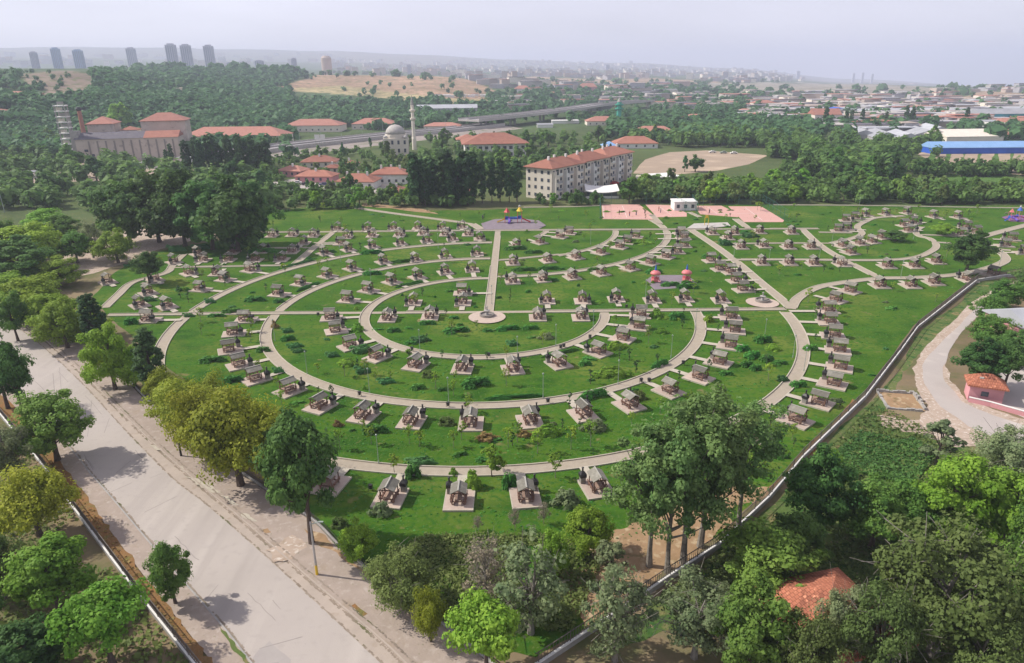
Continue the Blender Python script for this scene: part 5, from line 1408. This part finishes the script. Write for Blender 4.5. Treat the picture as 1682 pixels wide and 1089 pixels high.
# --- grain silo works at the left
a, b2 = on_land(131, 268), on_land(298, 262)
a.z = b2.z = 0; ax = (b2 - a); sl = ax.length; rz = math.atan2(ax.y, ax.x); nb = Vector((-math.sin(rz), math.cos(rz), 0))
SH_ = 13.4; cen = (a + b2) / 2 + nb * 9
r = empty('grain_silo', cen, rz); tag(r, 'long beige grain silo with dark vertical grooves and half dark half red roof', 'silo')
MB().box((0, 0, SH_ / 2), (sl, 18, SH_)).build('wall', SILO_WALL, r)
for i in range(11):
    x = -sl / 2 + sl * (i + 1.55) / 12.2; MB().box((x, -9.02, SH_ * .48), (.9, .5, SH_ * .88)).build('groove', STONE, r)
for i in range(2):
    m_ = MB(); x0, x1 = ((-sl / 2 - .5, sl * .16), (sl * .16, sl / 2 + .5))[i]
    m_.add([(x0, -9.6, SH_ + .05), (x1, -9.6, SH_ + .05), (x1, 0, SH_ + 3.4), (x0, 0, SH_ + 3.4), (x1, 9.6, SH_ + .05), (x0, 9.6, SH_ + .05)], [(0, 1, 2, 3), (3, 2, 4, 5), (0, 3, 5), (1, 4, 2), (1, 0, 5, 4)])
    m_.build('roof', (ROOF_DARK, TILE)[i], r)
for x, z in ((-sl / 2 + 5, 7), (-sl / 2 + 8, 4.2)): MB().box((x, -9.05, z), (2, .2, 1.4)).build('opening', GLASS_DARK, r)
for t in (-.45, -.2, .05, .3, .5): q = cen + ax.normalized() * t * sl; BUILT.append((q.x, q.y, 12))
p = cen + nb * 22; q = p + ax.normalized() * sl * .30
house(q, sl * .46, 18, 21.5, rz, 'silo_tower', 'wide beige tower block with red hip roof behind the silo at right', 'building', SILO_WALL, TILE_PALE, 4.5, .8, 1, 1, wz=(2, 1, 1.5))
q = p - ax.normalized() * sl * .34
house(q, sl * .26, 18, 20.5, rz, 'silo_tower', 'smaller beige tower block with red roof behind the silo at left', 'building', SILO_WALL, TILE_PALE, 4.0, .8)
q = p - ax.normalized() * sl * .08
house(q, sl * .18, 10, 16.2, rz, 'silo_annex', 'small white annex with red roof between the two silo towers', 'building', WHITE, TILE, 2, .5, 1, 4)
# stair and conveyor tower at its left end
q = a + nb * 5 - ax.normalized() * 5; r = empty('conveyor_tower', q, rz); tag(r, 'ruined white stair tower at the left end of the silo', 'tower')
BUILT.append((q.x, q.y, 10))
for s in (-1, 1):
    for t in (-1, 1): MB().box((s * 2.6, t * 2.6, 16.5), (.6, .6, 33)).build('column', CONCRETE_OLD, r)
for i in range(11): MB().box((0, 0, 1.5 + i * 3.1), (6.2, 6.2, .5)).build('floor', WHITE, r); MB().box((0.6 * (-1) ** i, -1.5, 3 + i * 3.1), (3.4, .4, 1.6)).build('panel', (CONCRETE_OLD, CREAM)[i % 2], r)
MB().box((4.5, 0, 9), (4, 7, 18)).build('lift_shaft', CONCRETE_OLD, r)
MB().lathe((0, 8, 0), [(1.0, 0), (.8, 29), (.9, 29.2)], 10).build('roof_pipe', CONCRETE_OLD, r)
q = a + nb * 16 + ax.normalized() * 1; r = empty('brick_chimney', q); tag(r, 'red brown brick chimney with dark cap behind the silo end', 'chimney')
MB().lathe((0, 0, 0), [(1.5, 0), (1.1, 29)], 12).build('shaft', TILE_PALE, r); MB().lathe((0, 0, 29), [(1.3, 0), (1.8, 1), (1.2, 2.2)], 12).build('cap', IRON, r)
for i, (px, py, w_, h_, lb) in enumerate([(255, 276, 44, 3, 'long white loading shed in front of the silo'), (305, 268, 22, 4, 'short white shed at the right end of the silo'), (50, 292, 40, 4, 'flat white shed in the works yard at left'), (25, 300, 30, 4, 'flat grey shed at the left edge of the works yard')]):
    p, w, h = seen(px, py, w_, h_); house(p, w, 5, max(h, 3), 0, 'loading_shed', lb, 'shed', WHITE, ROOF_GREY, flat=True)

# --- long low halls with red roofs behind
for px, py, wpx, hpx, dep, rhp, lb, wl in [
 (394, 240, 166, 15, 24, 13, 'long pale hall with red roof right of the silo', CREAM), (520, 217, 92, 9, 22, 9, 'long hall with faded red roof behind the motorway, left one', CREAM), (728, 214, 60, 6, 16, 5, 'low hall with faded red roof by the minaret', CREAM), (617, 213, 70, 8, 20, 8, 'low hall with red roof behind the motorway, right one', CREAM),
 (66, 256, 40, 6, 12, 5, 'small house with orange roof left of the silo', CREAM), (4, 195, 26, 4, 14, 4, 'red roofed house at the left edge', CREAM),
 (1042, 244, 70, 5, 16, 10, 'hall with bright orange roof left of the dirt pitch', WHITE), (988, 206, 52, 6, 18, 7, 'red roofed hall beside the green minaret', CREAM), (1150, 201, 60, 6, 16, 6, 'low red brick hall far behind the pitch', PINK_WALL), (1222, 193, 26, 9, 12, 4, 'narrow brick house beyond the trees', PINK_WALL), (1252, 178, 36, 8, 16, 4, 'wide red roofed building near the far sheds', CREAM), (858, 152, 26, 5, 14, 5, 'far red roofed villa in the plain', WHITE), (965, 150, 30, 6, 14, 6, 'far pink house on the slope', PINK_WALL), (905, 158, 24, 3, 14, 3, 'far low red roof among trees', CREAM),
 (120, 170, 30, 5, 16, 3, 'long low roof below the rocky hill', CREAM), (30, 162, 66, 3, 20, 4, 'long red roof at the left edge below the rocky hill', TILE_PALE)]:
    p, w, h = seen(px, py, wpx, hpx); house(face(p, dep / 2), w, dep, max(h, 3), FT.uniform(-.06, .06), 'red_roofed_hall', lb, 'building', wl, TILE if 'bright' in lb or 'orange' in lb else TILE_PALE, rhp * metres_per_pixel(p), .6, 1, int(w / 5), group='red roofed halls behind the park')
p, w, h = seen(1072, 230, 74, 10)
house(face(p, 9), w, 18, h, -.12, 'school_building', 'long white building with pink roof beyond the dirt pitch', 'building', WHITE, TILE_PALE, 4.5, .6, 2, 14)
p, w, h = seen(1000, 248, 24, 7); house(face(p, 5), w, 10, h, 0, 'blue_roofed_hut', 'small hut with pale blue roof above the apartment block', 'building', WHITE, ROOF_PALEBLUE, 2.5, .4)
p, w, h = seen(812, 258, 100, 20); r = house(face(p, 12), w, 24, h, .10, 'orange_roofed_hall', 'large white hall with orange tiled hip roof left of the apartments', 'building', WHITE, TILE, 5.5, 2.0, 2, 10, chim=0, wz=(1.8, 1, 1.4))
p, w, h = seen(768, 243, 34, 12); house(face(p, 8), w, 14, h, .1, 'orange_roofed_hall', 'small white wing with orange roof at the left of the large hall', 'building', WHITE, TILE, 3, 1.0, 1, 4)

# --- mosque and minarets
p, w, h = seen(652, 256, 40, 26); q = face(p, 8); r = empty('mosque', q, .1); tag(r, 'pale stone mosque with grey dome beside the motorway', 'mosque'); BUILT.append((q.x, q.y, 12))
MB().box((0, 0, h / 2), (w, w * .9, h)).build('wall', CREAM, r)
MB().lathe((0, 0, h), [(w * .42, 0), (w * .42, 2), (w * .40, 2.6)], 12).build('drum', CREAM, r)
MB().lathe((0, 0, h + 2.6), [(w * .41 * math.cos(t), w * .36 * math.sin(t)) for t in (0, .3, .6, .9, 1.2, 1.5)], 20).build('dome', CONCRETE, r, True)
for s in (-1, 1):
    for t in (-1, 1): MB().lathe((s * w * .4, t * w * .36, h), [(1.6 * math.cos(k), 1.6 * math.sin(k) + .4) for k in (0, .5, 1, 1.5)], 10).build('small_dome', CONCRETE, r, True)
for i in range(4):
    for fl in (0, 1): window(r, (i + .5) / 4 * w - w / 2, -w * .45 - .05, 3 + fl * 5, 0, (1.2, 1, 1.8))
def minaret(px, py, top, wpx, mat, label):
    p = on_land(px, py); k = metres_per_pixel(p); h = (py - top) * k * 1.03; w = wpx * k / 2; r = empty('minaret', p); tag(r, label, 'minaret')
    MB().lathe((0, 0, 0), [(w * 1.3, 0), (w * 1.3, h * .2), (w, h * .24), (w * .9, h * .82)], 12).build('shaft', mat, r)
    for z in (.55, .70): MB().lathe((0, 0, h * z), [(w * .95, -.6), (w * 1.7, .3), (w * 1.7, 1.2), (w, 1.25)], 12).build('balcony', mat, r)
    MB().lathe((0, 0, h * .82), [(w, 0), (w * .95, .5), (.05, h * .18)], 12).build('spire', CONCRETE_OLD, r); BUILT.append((p.x, p.y, 3))
minaret(681, 246, 163, 5.5, CREAM, 'slim pale minaret with two balconies right of the mosque')
minaret(1016, 204, 163, 8, plain('green_stone', (.05, .36, .26), .6), 'green minaret rising above the trees behind the viaduct')

# --- houses in front of the motorway
for px, py, wpx, hpx, dep, rz, lb, wl, rf in [
 (527, 275, 56, 8, 12, .1, 'house with two stepped red hip roofs below the motorway', CREAM, TILE), (485, 291, 44, 9, 9, -.35, 'long red roofed house at the left of the house row', PINK_WALL, TILE_PALE), (522, 300, 62, 9, 10, -.12, 'long pale pink house with red roof in the middle of the house row', PINK_WALL, TILE),
 (590, 311, 64, 11, 12, -.12, 'pink house with wide red hip roof and tall chimney', WHITE, TILE), (644, 303, 58, 15, 11, -.05, 'white house with red roof and several chimneys right of the row', WHITE, TILE), (653, 322, 36, 5, 9, -.08, 'small house with orange red hip roof below the row', CREAM, TILE), (575, 276, 26, 5, 8, 0, 'small red roof between the trees', CREAM, TILE), (548, 285, 22, 8, 8, 0, 'narrow cream house with red roof behind the row', CREAM, TILE), (770, 325, 10, 8, 6, 0, 'little red gable glimpsed between the poplars', PINK_WALL, TILE)]:
    p, w, h = seen(px, py, wpx, hpx); house(face(p, dep / 2), w, dep, h, rz, 'red_roofed_house', lb, 'house', wl, rf, None, .7, max(1, int(h / 3)), max(2, int(w / 3.2)), chim=3 if 'chimney' in lb else 1, group='red roofed houses behind the park')
CAR = {}
def car_at(p, rz, mat, label):
    r = empty('parked_car', p, rz); tag(r, label, 'car', 'cars parked by the houses')
    MB().box((0, 0, .62), (1.75, 4.2, .62)).box((0, -.2, 1.18), (1.6, 2.3, .52), taper=.82).build('body', mat, r)
    for s in (-1, 1):
        for t in (-1.3, 1.3): MB().tube((s * .72, t, .33), (s * .92, t, .33), .33, n=10).build('wheel', IRON, r)
    MB().box((0, -.2, 1.2), (1.66, 1.9, .34)).build('window', GLASS_DARK, r)
for px, py, mt_, lb in [(532, 305, plain('navy_car', (.03, .05, .16), .3), 'dark blue car in the middle of the parked row'), (548, 306, DARK_CLOTH, 'black car in the parked row by the pink house'), (560, 307, WHITE, 'white car at the right end of the parked row'), (488, 302, WHITE, 'white car at the left end before the long house'), (503, 304, DARK_CLOTH, 'black car next to the left white one'), (905, 326, RED, 'red car in front of the apartment block'), (1008, 303, RED, 'red car below the right end of the apartments')]:
    p = on_land(px, py); p.z = .03; car_at(p, PI / 2 + .2, mt_, lb); BUILT.append((p.x, p.y, 4))
for i, (px, py, lb) in enumerate([(1205, 253, 'pale car at the left of the row behind the dirt pitch'), (1188, 252, 'silver car in the row behind the dirt pitch'), (1170, 251, 'white car at the middle of the row behind the pitch')]):
    p = on_land(px, py); car_at(p, PI / 2, (WHITE, GALV, WHITE)[i], lb)

# --- apartment block in three stepped sections
P0, P1 = ground(906, 329), ground(1046, 294); dv = (P1 - P0); Ltot = dv.length; dv.normalize(); nb = Vector((-dv.y, dv.x, 0)); rz = math.atan2(dv.y, dv.x)
for i, (t0, t1, st, lb) in enumerate([(0, .33, 0, 'cream apartment block section nearest the poplars, four storeys with balconies'), (.335, .66, 1.6, 'middle section of the cream apartment block with red roof'), (.665, 1.0, 3.0, 'far right section of the cream apartment block by the dirt pitch')]):
    L_ = (t1 - t0) * Ltot; c = P0 + dv * (t0 + t1) / 2 * Ltot + nb * (6.5 + st); H_ = 12.4
    r = house(c, L_, 13, H_, rz, 'apartment_block', lb, 'apartment block', CREAM, TILE, 3.0, .9, chim=3, group='sections of the apartment block')
    nbal = 3
    for fl in range(4):
        z = 1.7 + fl * 3.05
        for k in range(9):
            x = (k + .5) / 9 * L_ - L_ / 2
            if k % 3 != 1: window(r, x, -6.53, z, 0, (1.1, 1, 1))
        for k in range(4): window(r, -L_ / 2 - .03, (k + .5) / 4 * 13 - 6.5, z, PI / 2)
        for k in range(nbal):
            x = (3 * k + 1.5) / 9 * L_ - L_ / 2
            bal = MB().box((x, -7.3, z - 1.35), (L_ / 9 * 1.25, 1.6, .16)).build('balcony', WHITE, r)
            MB().box((x, -8.08, z - .85), (L_ / 9 * 1.25, .08, .9)).build('parapet', GREY_WALL if (fl + k) % 3 else WHITE, bal); window(r, x, -6.54, z, 0, (1.7, 1, 1.5), 'balcony_door')
    for k in range(nbal):
        x = (3 * k + .5) / 9 * L_ - L_ / 2 + .6
        by_ = MB().box((x, -7.25, H_ / 2 - .6), (L_ / 9 * .95, 1.7, H_ - 1.3)).build('bay', (CREAM, WHITE, CREAM)[k], r)
        for fl in range(4):
            w_ = link(bpy.data.objects.new('bay_window', WIN)); w_.parent = by_; w_.location = (x, -8.13, 1.7 + fl * 3.05 - .2); w_.scale = (1.1, 1, 1)
p, w, h = seen(988, 327, 54, 9); r = empty('pavilion', face(p, 4), -.05); tag(r, 'low white pavilion with wide pale roof in front of the apartments', 'pavilion'); BUILT.append((r.location.x, r.location.y, 9))
MB().box((0, 0, 1.3), (w * .9, 6, 2.6)).build('wall', GLASS_DARK, r); MB().box((0, -3.2, .5), (w, .3, 1.0)).build('parapet', WHITE, r)
m_ = MB(); n = 10
for i in range(n):
    t0, t1 = i / n - .5, (i + 1) / n - .5; z0, z1 = 3.4 - 1.6 * (1 - (2 * t0) ** 2) * .5, 3.4 - 1.6 * (1 - (2 * t1) ** 2) * .5
    m_.add([(t0 * w * 1.02, -4, z0), (t1 * w * 1.02, -4, z1), (t1 * w * 1.02, 8, z1 + .9), (t0 * w * 1.02, 8, z0 + .9), (t0 * w * 1.02, -4, z0 - .3), (t1 * w * 1.02, -4, z1 - .3), (t1 * w * 1.02, 8, z1 + .6), (t0 * w * 1.02, 8, z0 + .6)], [(0, 1, 2, 3), (7, 6, 5, 4), (0, 4, 5, 1), (2, 6, 7, 3)])
m_.build('roof', WHITE, r)
p, w, h = seen(1085, 303, 50, 5); house(face(p, 5), w, 12, 3.2, .25, 'canopy_shed', 'flat white canopy shed right of the apartments', 'shed', GLASS_DARK, WHITE, flat=True)
p, w, h = seen(1122, 346, 36, 13); r = house(face(p, 3), w, 6.5, h, 0, 'changing_hut', 'small white flat roofed hut between the pink courts', 'building', WHITE, WHITE, flat=True, floors=1, cols=3)
p, w, h = seen(1272, 304, 20, 8); house(face(p, 3), w, 6, h, .1, 'grey_hut', 'grey hut hidden among the trees behind the courts', 'building', GREY_WALL, ROOF_DARK, 1.6, .4, 1, 2)

# --- pink hut and hall by the side road, orange roof in the trees
p = ground(1612, 660); r = house(face(p, 1.5), 4.6, 3.4, 2.6, -.42, 'tiled_hut', 'small pink hut with orange tiled hip roof beside the road', 'hut', PINK_WALL, TILE_NEAR, 1.5, .45)
MB().box((-.2, -1.73, 1.5), (1.0, .12, .75)).build('window', GLASS_DARK, r); MB().box((-.9, -.7, 3.5), (.55, .55, .8)).build('chimney', CONCRETE, r)
Q = [ground(*q) for q in ((1590, 660), (1626, 668), (1682, 684), (1740, 702))]; r = empty('garden_wall', Q[0]); tag(r, 'low reddish wall running from the pink hut to the right edge', 'wall')
q0 = [q - Q[0] for q in Q]; MB().bar(q0, .25, 0, .8).build('wall', PINK_WALL, r); MB().bar(q0, .34, .8, .9).build('coping', WHITE, r)
p = ground(1715, 582); house(face(p, 7), 18, 12, 4.8, .1, 'pink_hall', 'pink hall with pale sheet roof cut by the right edge', 'building', PINK_WALL, ROOF_GREY, 2.2, .5, gable=True)
p = ground(1352, 1062); house(p, 8.4, 8.8, 3.6, .25, 'orange_roofed_house', 'house with faded orange tiled roof half hidden under the trees', 'house', CREAM, TILE_NEAR, 2.6, .7, 1, 3)
r = empty('foundation', ground(1480, 660), -.2); tag(r, 'low broken concrete foundation walls on the weedy plot', 'ruin')
for x, y, w, d, h in [(0, 3.2, 5.6, .3, .5), (-2.7, 0, .3, 6.2, .35), (2.7, .2, .3, 5.6, .8), (-.4, -3.0, 5, .3, .4)]: 
    m_ = MB(); n_ = 9; rr = random.Random(int(x * 10 + y * 7))
    for i in range(n_):
        t = (i + .5) / n_ - .5; hh = h * rr.uniform(.5, 1.2)
        m_.box((x + (t * w if w > d else rr.uniform(-.05, .05)), y + (t * d if d > w else rr.uniform(-.05, .05)), hh / 2), (w / n_ * 1.06 if w > d else w * rr.uniform(.8, 1.3), d / n_ * 1.06 if d > w else d * rr.uniform(.8, 1.3), hh))
    m_.build('wall', CONCRETE_OLD, r)
MB().box((0, 0, .04), (5.2, 6.0, .12)).build('floor_slab', SOIL, r)

# --- motorway and viaduct
def deck(pix, w, z, name, label):
    P = smooth_line([on_land(*p) for p in pix], 5); r = empty(name, (P[0].x, P[0].y, 0)); tag(r, label, 'motorway'); b0 = P[0].copy()
    Z = [float(height(p.x, p.y)) for p in P]; zz = max(Z) * 0 + z; Q = [p - b0 for p in P]
    for p in P[::2]:
        for dy in (0, -14, -26, -36): BUILT.append((p.x, p.y + dy, w * .5))
    MB().bar(Q, w, zz - 1.6, zz).build('deck', CONCRETE, r); MB().strip(Q, w - 2.5, zz + .02).build('carriageway', plain('motorway_asphalt', (.30, .28, .28), .9), r)
    for s in (-1, 1): MB().bar(Q, .35, zz, zz + 1.0, off=s * (w / 2 - .25)).build('parapet', CONCRETE, r)
    MB().bar(Q, .5, zz + .03, zz + .9).build('median_barrier', CONCRETE_OLD, r)
    mk = MB()
    for o_ in (-.30, -.16, .16, .30): mk.strip(Q, .25, zz + .04, off=o_ * w)
    mk.build('lane_marking', WHITE, r)
    return r, Q, b0
r, Q, b0 = deck([(380, 262), (450, 250), (540, 239), (640, 228), (735, 219), (810, 209)], 26, 3.2, 'motorway', 'grey motorway embankment crossing behind the mosque')
m_ = MB(); m_.bar(Q, 27.5, -4, 1.6)
t0, t1 = offset_line(Q, -13.6), offset_line(Q, -34); n_ = len(Q)
m_.add([(p[0], p[1], 1.8) for p in t0] + [(p[0], p[1], -.2) for p in t1], [(n_ + i, n_ + i + 1, i + 1, i) for i in range(n_ - 1)])
m_.build('embankment', material('motorway_bank', (.34, .29, .26), (.27, .24, .20), .08, extra=[((.16, .17, .09), .15, .56, .68, None)]), r)
r, Q, b0 = deck([(770, 214), (830, 207), (890, 199), (950, 190), (985, 184), (1062, 176)], 24, 9, 'viaduct', 'grey concrete viaduct on pillars leading to the right')
for q in Q[2::4]:
    for s in (-5, 5): MB().box((q.x + s * .4, q.y + s, 3.2), (2.2, 2.2, 8.4)).build('pillar', CONCRETE_OLD, r)
for px, lb in ((523, 'left of two white motorway signs'), (532, 'right of two white motorway signs')):
    p = on_land(px, 246); r = empty('road_sign', (p.x, p.y, 0)); tag(r, lb, 'road sign')
    for s in (-1, 1): MB().tube((s * 1.2, 0, 0), (s * 1.2, 0, 9), .12).build('post', GALV, r)
    MB().box((0, -.2, 8.2), (3.4, .15, 3.6)).build('panel', WHITE, r)
for i in range(9):
    p = on_land(460 + i * 34, 246 - i * 3.4); r = empty('motorway_lamp', (p.x, p.y, 3)); ranked(r, 'tall grey lamp post', 'along the motorway', 'lamp post', 'lamp posts on the motorway')
    MB().tube((0, 0, 0), (0, 0, 10), .14, .08, 6).build('pole', GALV, r); MB().tube((-1.5, 0, 10), (1.5, 0, 10), .06).build('arm', GALV, r)

# --- sheds and works on the right
def shed(px, py, wpx, hpx, dep, wall, roof, label, rz=0.0, flat=False, name='factory_shed', rh=None, cat='shed', floors=0, cols=0):
    p, w, h = seen(px, py, wpx, hpx); return house(face(p, dep / 2), w, dep, max(h, 2.5), rz, name, label, cat, wall, roof, rh or dep * .10, .3, floors, cols, flat=flat, gable=True)
shed(1640, 252, 240, 9, 14, ROOF_BLUE, ROOF_PALEBLUE, 'long bright blue shed with pale blue roof at the right edge', -.03, name='blue_shed', rh=3)
shed(1652, 200, 120, 12, 30, TEAL, ROOF_GREY, 'teal hall with wide pale roof at the right edge', 0, name='teal_hall', rh=4)
shed(1635, 188, 96, 6, 30, CONCRETE, ROOF_GREY, 'grey hall behind the teal one', 0)
shed(1580, 233, 96, 8, 26, CREAM, CREAM, 'sand coloured shed above the blue shed', .05, rh=4)
shed(1640, 228, 80, 6, 20, CREAM, TILE_PALE, 'low beige shed right of the sand coloured one', 0, rh=3)
for i, (x, y) in enumerate([(1410, 228), (1445, 232), (1480, 234), (1512, 228), (1530, 222)]): shed(x, y, 44, 4, 40, GREY_WALL, ROOF_GREY, f'grey roofed greenhouse shed, {ordinal(i + 1)} from the left above the wood', -.25, name='greenhouse_shed', rh=3.5)
shed(1408, 207, 40, 9, 22, WHITE, ROOF_DARK, 'white workshop with dark front right of the sandy house', 0, floors=1, cols=4); shed(1352, 204, 44, 14, 18, CREAM, TILE_PALE, 'sandy house with two gables beside the sheds', 0, rh=5, floors=2, cols=4); shed(1372, 190, 18, 10, 14, ROOF_BLUE, ROOF_BLUE, 'small dark blue block among the sheds', 0)
shed(1318, 187, 150, 5, 26, TILE_PALE, ROOF_GREY, 'very long low shed with reddish wall far right', .02); shed(1445, 191, 170, 6, 30, GREY_WALL, ROOF_GREY, 'very long grey shed beyond the workshop', .02); shed(1555, 200, 40, 10, 20, WHITE, WHITE, 'white hall left of the teal hall', 0, flat=True); shed(1630, 213, 44, 12, 20, WHITE, ROOF_GREY, 'white office block below the teal hall', 0, flat=True, floors=2, cols=6); shed(1660, 214, 36, 12, 16, CREAM, TILE_PALE, 'beige and red block at the right edge below the teal hall', 0, rh=3); shed(735, 188, 100, 8, 34, GREY_WALL, ROOF_GREY, 'long glassy grey hall behind the minaret', .05); shed(1520, 206, 28, 8, 16, WHITE, ROOF_GREY, 'small white shed left of the poplars', 0)
shed(928, 203, 44, 4, 12, WHITE, WHITE, 'white roof by the viaduct foot', 0, flat=True); shed(895, 210, 26, 4, 10, WHITE, ROOF_GREY, 'small white roof beside the viaduct', 0); shed(1068, 206, 30, 6, 12, WHITE, ROOF_GREY, 'white shed right of the green minaret', 0)
for i in range(9): shed(720 + i * 10 + (i % 2) * 4, 158 + (i % 3), 12, 3, 10, WHITE, WHITE if i % 3 else TILE_PALE, None, 0, flat=True)
TINY = [o for o in COL.objects if o.type == 'EMPTY' and o.name.startswith('factory_shed') and not o.get('label')]
for o in TINY: ranked(o, 'small white shed', 'in the far yard below the dry hill', 'shed', 'small white sheds below the dry hill')

TOWER_WINDOW = material('tower_window', (.20, .25, .34), (.16, .2, .28), .05, rough=.3)
def tower(px, base, top, wpx, mat, label, D=2500, dep=None, rnd=False, lean=0):
    p = land_at(px, D); k = metres_per_pixel(p); by = project(p)[1]; p.z -= 4; w = wpx * k * .66; h = (by - top) * k + 4; r = empty('tower_block', p); tag(r, label, 'tower block', 'tower blocks on the skyline')
    if rnd: MB().lathe((0, 0, 0), [(w / 2, 0), (w / 2, h * .9), (w * .46, h * .92), (w * .3, h)], 18).build('wall', mat, r)
    else:
        MB().box((0, 0, h * .48), (w, w * .8, h * .96)).box((0, 0, h * .98), (w * .6, w * .5, h * .05)).build('wall', mat, r)
        g = MB()
        for i in range(4): g.box((-w * .36 + i * w * .24, -w * .40, h * .48), (w * .09, w * .03, h * .88))
        for i in range(3): g.box((w * .5, -w * .26 + i * w * .26, h * .48), (w * .03, w * .1, h * .88))
        g.build('window', TOWER_WINDOW, r)
T_BLUE, T_GREY, T_WARM = material('tower_glass', (.30, .42, .58), (.24, .35, .5), .02, rough=.3), material('tower_grey', (.46, .47, .54), (.40, .41, .48), .02), material('tower_warm', (.46, .38, .32), (.40, .33, .28), .02)
for px, top, wpx, mt_, lb, D, rn in [(60, 87, 14, T_GREY, 'short grey tower at the far left of the skyline', 2300, 0), (97, 81, 17, T_BLUE, 'blue glass tower, left of a pair', 2300, 0), (133, 84, 19, T_BLUE, 'darker blue glass tower, right of a pair', 2200, 0), (220, 81, 18, T_GREY, 'pale grey tower standing alone', 2600, 0), (286, 75, 21, T_GREY, 'tall grey tower, left of three', 2300, 0), (310, 76, 21, T_GREY, 'tall grey tower, middle of three', 2300, 0), (347, 77, 20, T_GREY, 'tall grey tower, right of three', 2400, 0), (380, 103, 16, T_GREY, 'low dark block on the wooded ridge', 2200, 0), (427, 100, 18, T_GREY, 'squat block with mast on the ridge', 2200, 0), (484, 97, 11, T_GREY, 'slim grey block left of the round tower', 2300, 0), (537, 94, 25, T_WARM, 'broad round beige tower above the dry hill', 2100, 1), (998, 107, 9, T_GREY, 'single slim tower in the hazy middle', 4200, 0), (672, 107, 8, T_GREY, 'dark slim block behind the dry hill', 2600, 0), (1192, 118, 13, T_WARM, 'pale block on the far right slope', 3600, 0), (1597, 140, 8, T_WARM, 'sandy tower, left of the far right pair', 3200, 0), (1608, 144, 8, T_WARM, 'sandy tower, right of the far right pair', 3200, 0), (1404, 121, 5, T_GREY, 'faint tower, first in the far right haze', 6000, 0), (1419, 120, 5, T_GREY, 'faint tower, second in the far right haze', 6000, 0), (1435, 122, 5, T_GREY, 'faint tower, third in the far right haze', 6000, 0), (1312, 117, 8, T_GREY, 'faint twin block in the right haze', 6000, 0)]:
    tower(px, 0, top, wpx, mt_, lb, D, rnd=bool(rn))
house(on_land(22, 104), 60, 16, 14, 0, 'hilltop_block', 'long dark flat building on the hill at the far left', 'building', GREY_WALL, ROOF_DARK, flat=True, floors=2, cols=12, wz=(2, 1, 2))

# the far town: too many tiny blocks to count
rs2 = np.random.RandomState(8); city = MB()
for n_, xr, yr, hr in [(700, (540, 1320), (100, 136), (8, 26)), (260, (1235, 1720), (163, 206), (4, 8)), (260, (700, 1240), (114, 148), (5, 14)), (110, (1000, 1700), (138, 165), (5, 10)), (90, (-100, 560), (90, 112), (14, 30)), (60, (820, 1240), (134, 182), (4, 7)), (60, (1380, 1560), (196, 224), (4, 7))]:
    for _ in range(n_):
        tiny = n_ >= 600
        px, py = rs2.uniform(*xr), rs2.uniform(*yr); p = on_land(px, py); d = p.length
        if d < 620 or d > 8500: continue
        if any(abs(p.x - x) < r and abs(p.y - y) < r for x, y, r in BUILT): continue
        if any(d0 < d < d1 and bool(in_poly(np.array([px]), np.array([py]), poly)[0]) for c_, d0, d1, poly in COVER[:8]): continue
        s = 1 + d / 5000; w, dd, hh = rs2.uniform(9, 16 if tiny else 34) * s, rs2.uniform(8, 22) * s, rs2.uniform(*hr)
        city.box((p.x, p.y, p.z + hh / 2 - 1), (w, dd, hh + 2), rs2.uniform(-.4, .4), int(rs2.choice([1, 2, 3, 4, 4, 2]))); city.box((p.x, p.y, p.z + hh + .3), (w * 1.01, dd * 1.01, .6), 0, int(rs2.choice([3, 2, 3, 4, 5, 6, 2, 7, 7, 5])))
o = city.build('town', [WHITE, CREAM, GREY_WALL, CONCRETE, T_WARM, TILE_PALE, ROOF_GREY, ROOF_DARK]); tag(o, 'distant hazy town of small pale blocks spread over the plain', 'town', None, 'stuff')

plant_background()
woodland()
finish_labels()
for o in COL.objects:
    if '_used' in o: del o['_used']

# ================================================================== HAZE
zmin, zmax = -0.5, 0
co = verts[:, 2]; zmin, zmax = float(co.min()) - 1.0, max(float(co.max()), 130.0) + 6
bm = MB().box((0, 0, (zmin + zmax) / 2), (29000, 29000, zmax - zmin))
hm = bpy.data.materials.new('haze'); hm.use_nodes = True; t = hm.node_tree
for n_ in list(t.nodes):
    if n_.type == 'BSDF_PRINCIPLED': t.nodes.remove(n_)
pv = t.nodes.new('ShaderNodeVolumePrincipled'); pv.inputs['Density'].default_value = HAZE_DENSITY; pv.inputs['Color'].default_value = (*HAZE_COLOR, 1); pv.inputs['Anisotropy'].default_value = 0.1
t.links.new(pv.outputs[0], t.nodes['Material Output'].inputs['Volume'])
hz = bm.build('haze', hm); tag(hz, 'pale bluish haze over the plain', 'haze', None, 'stuff')
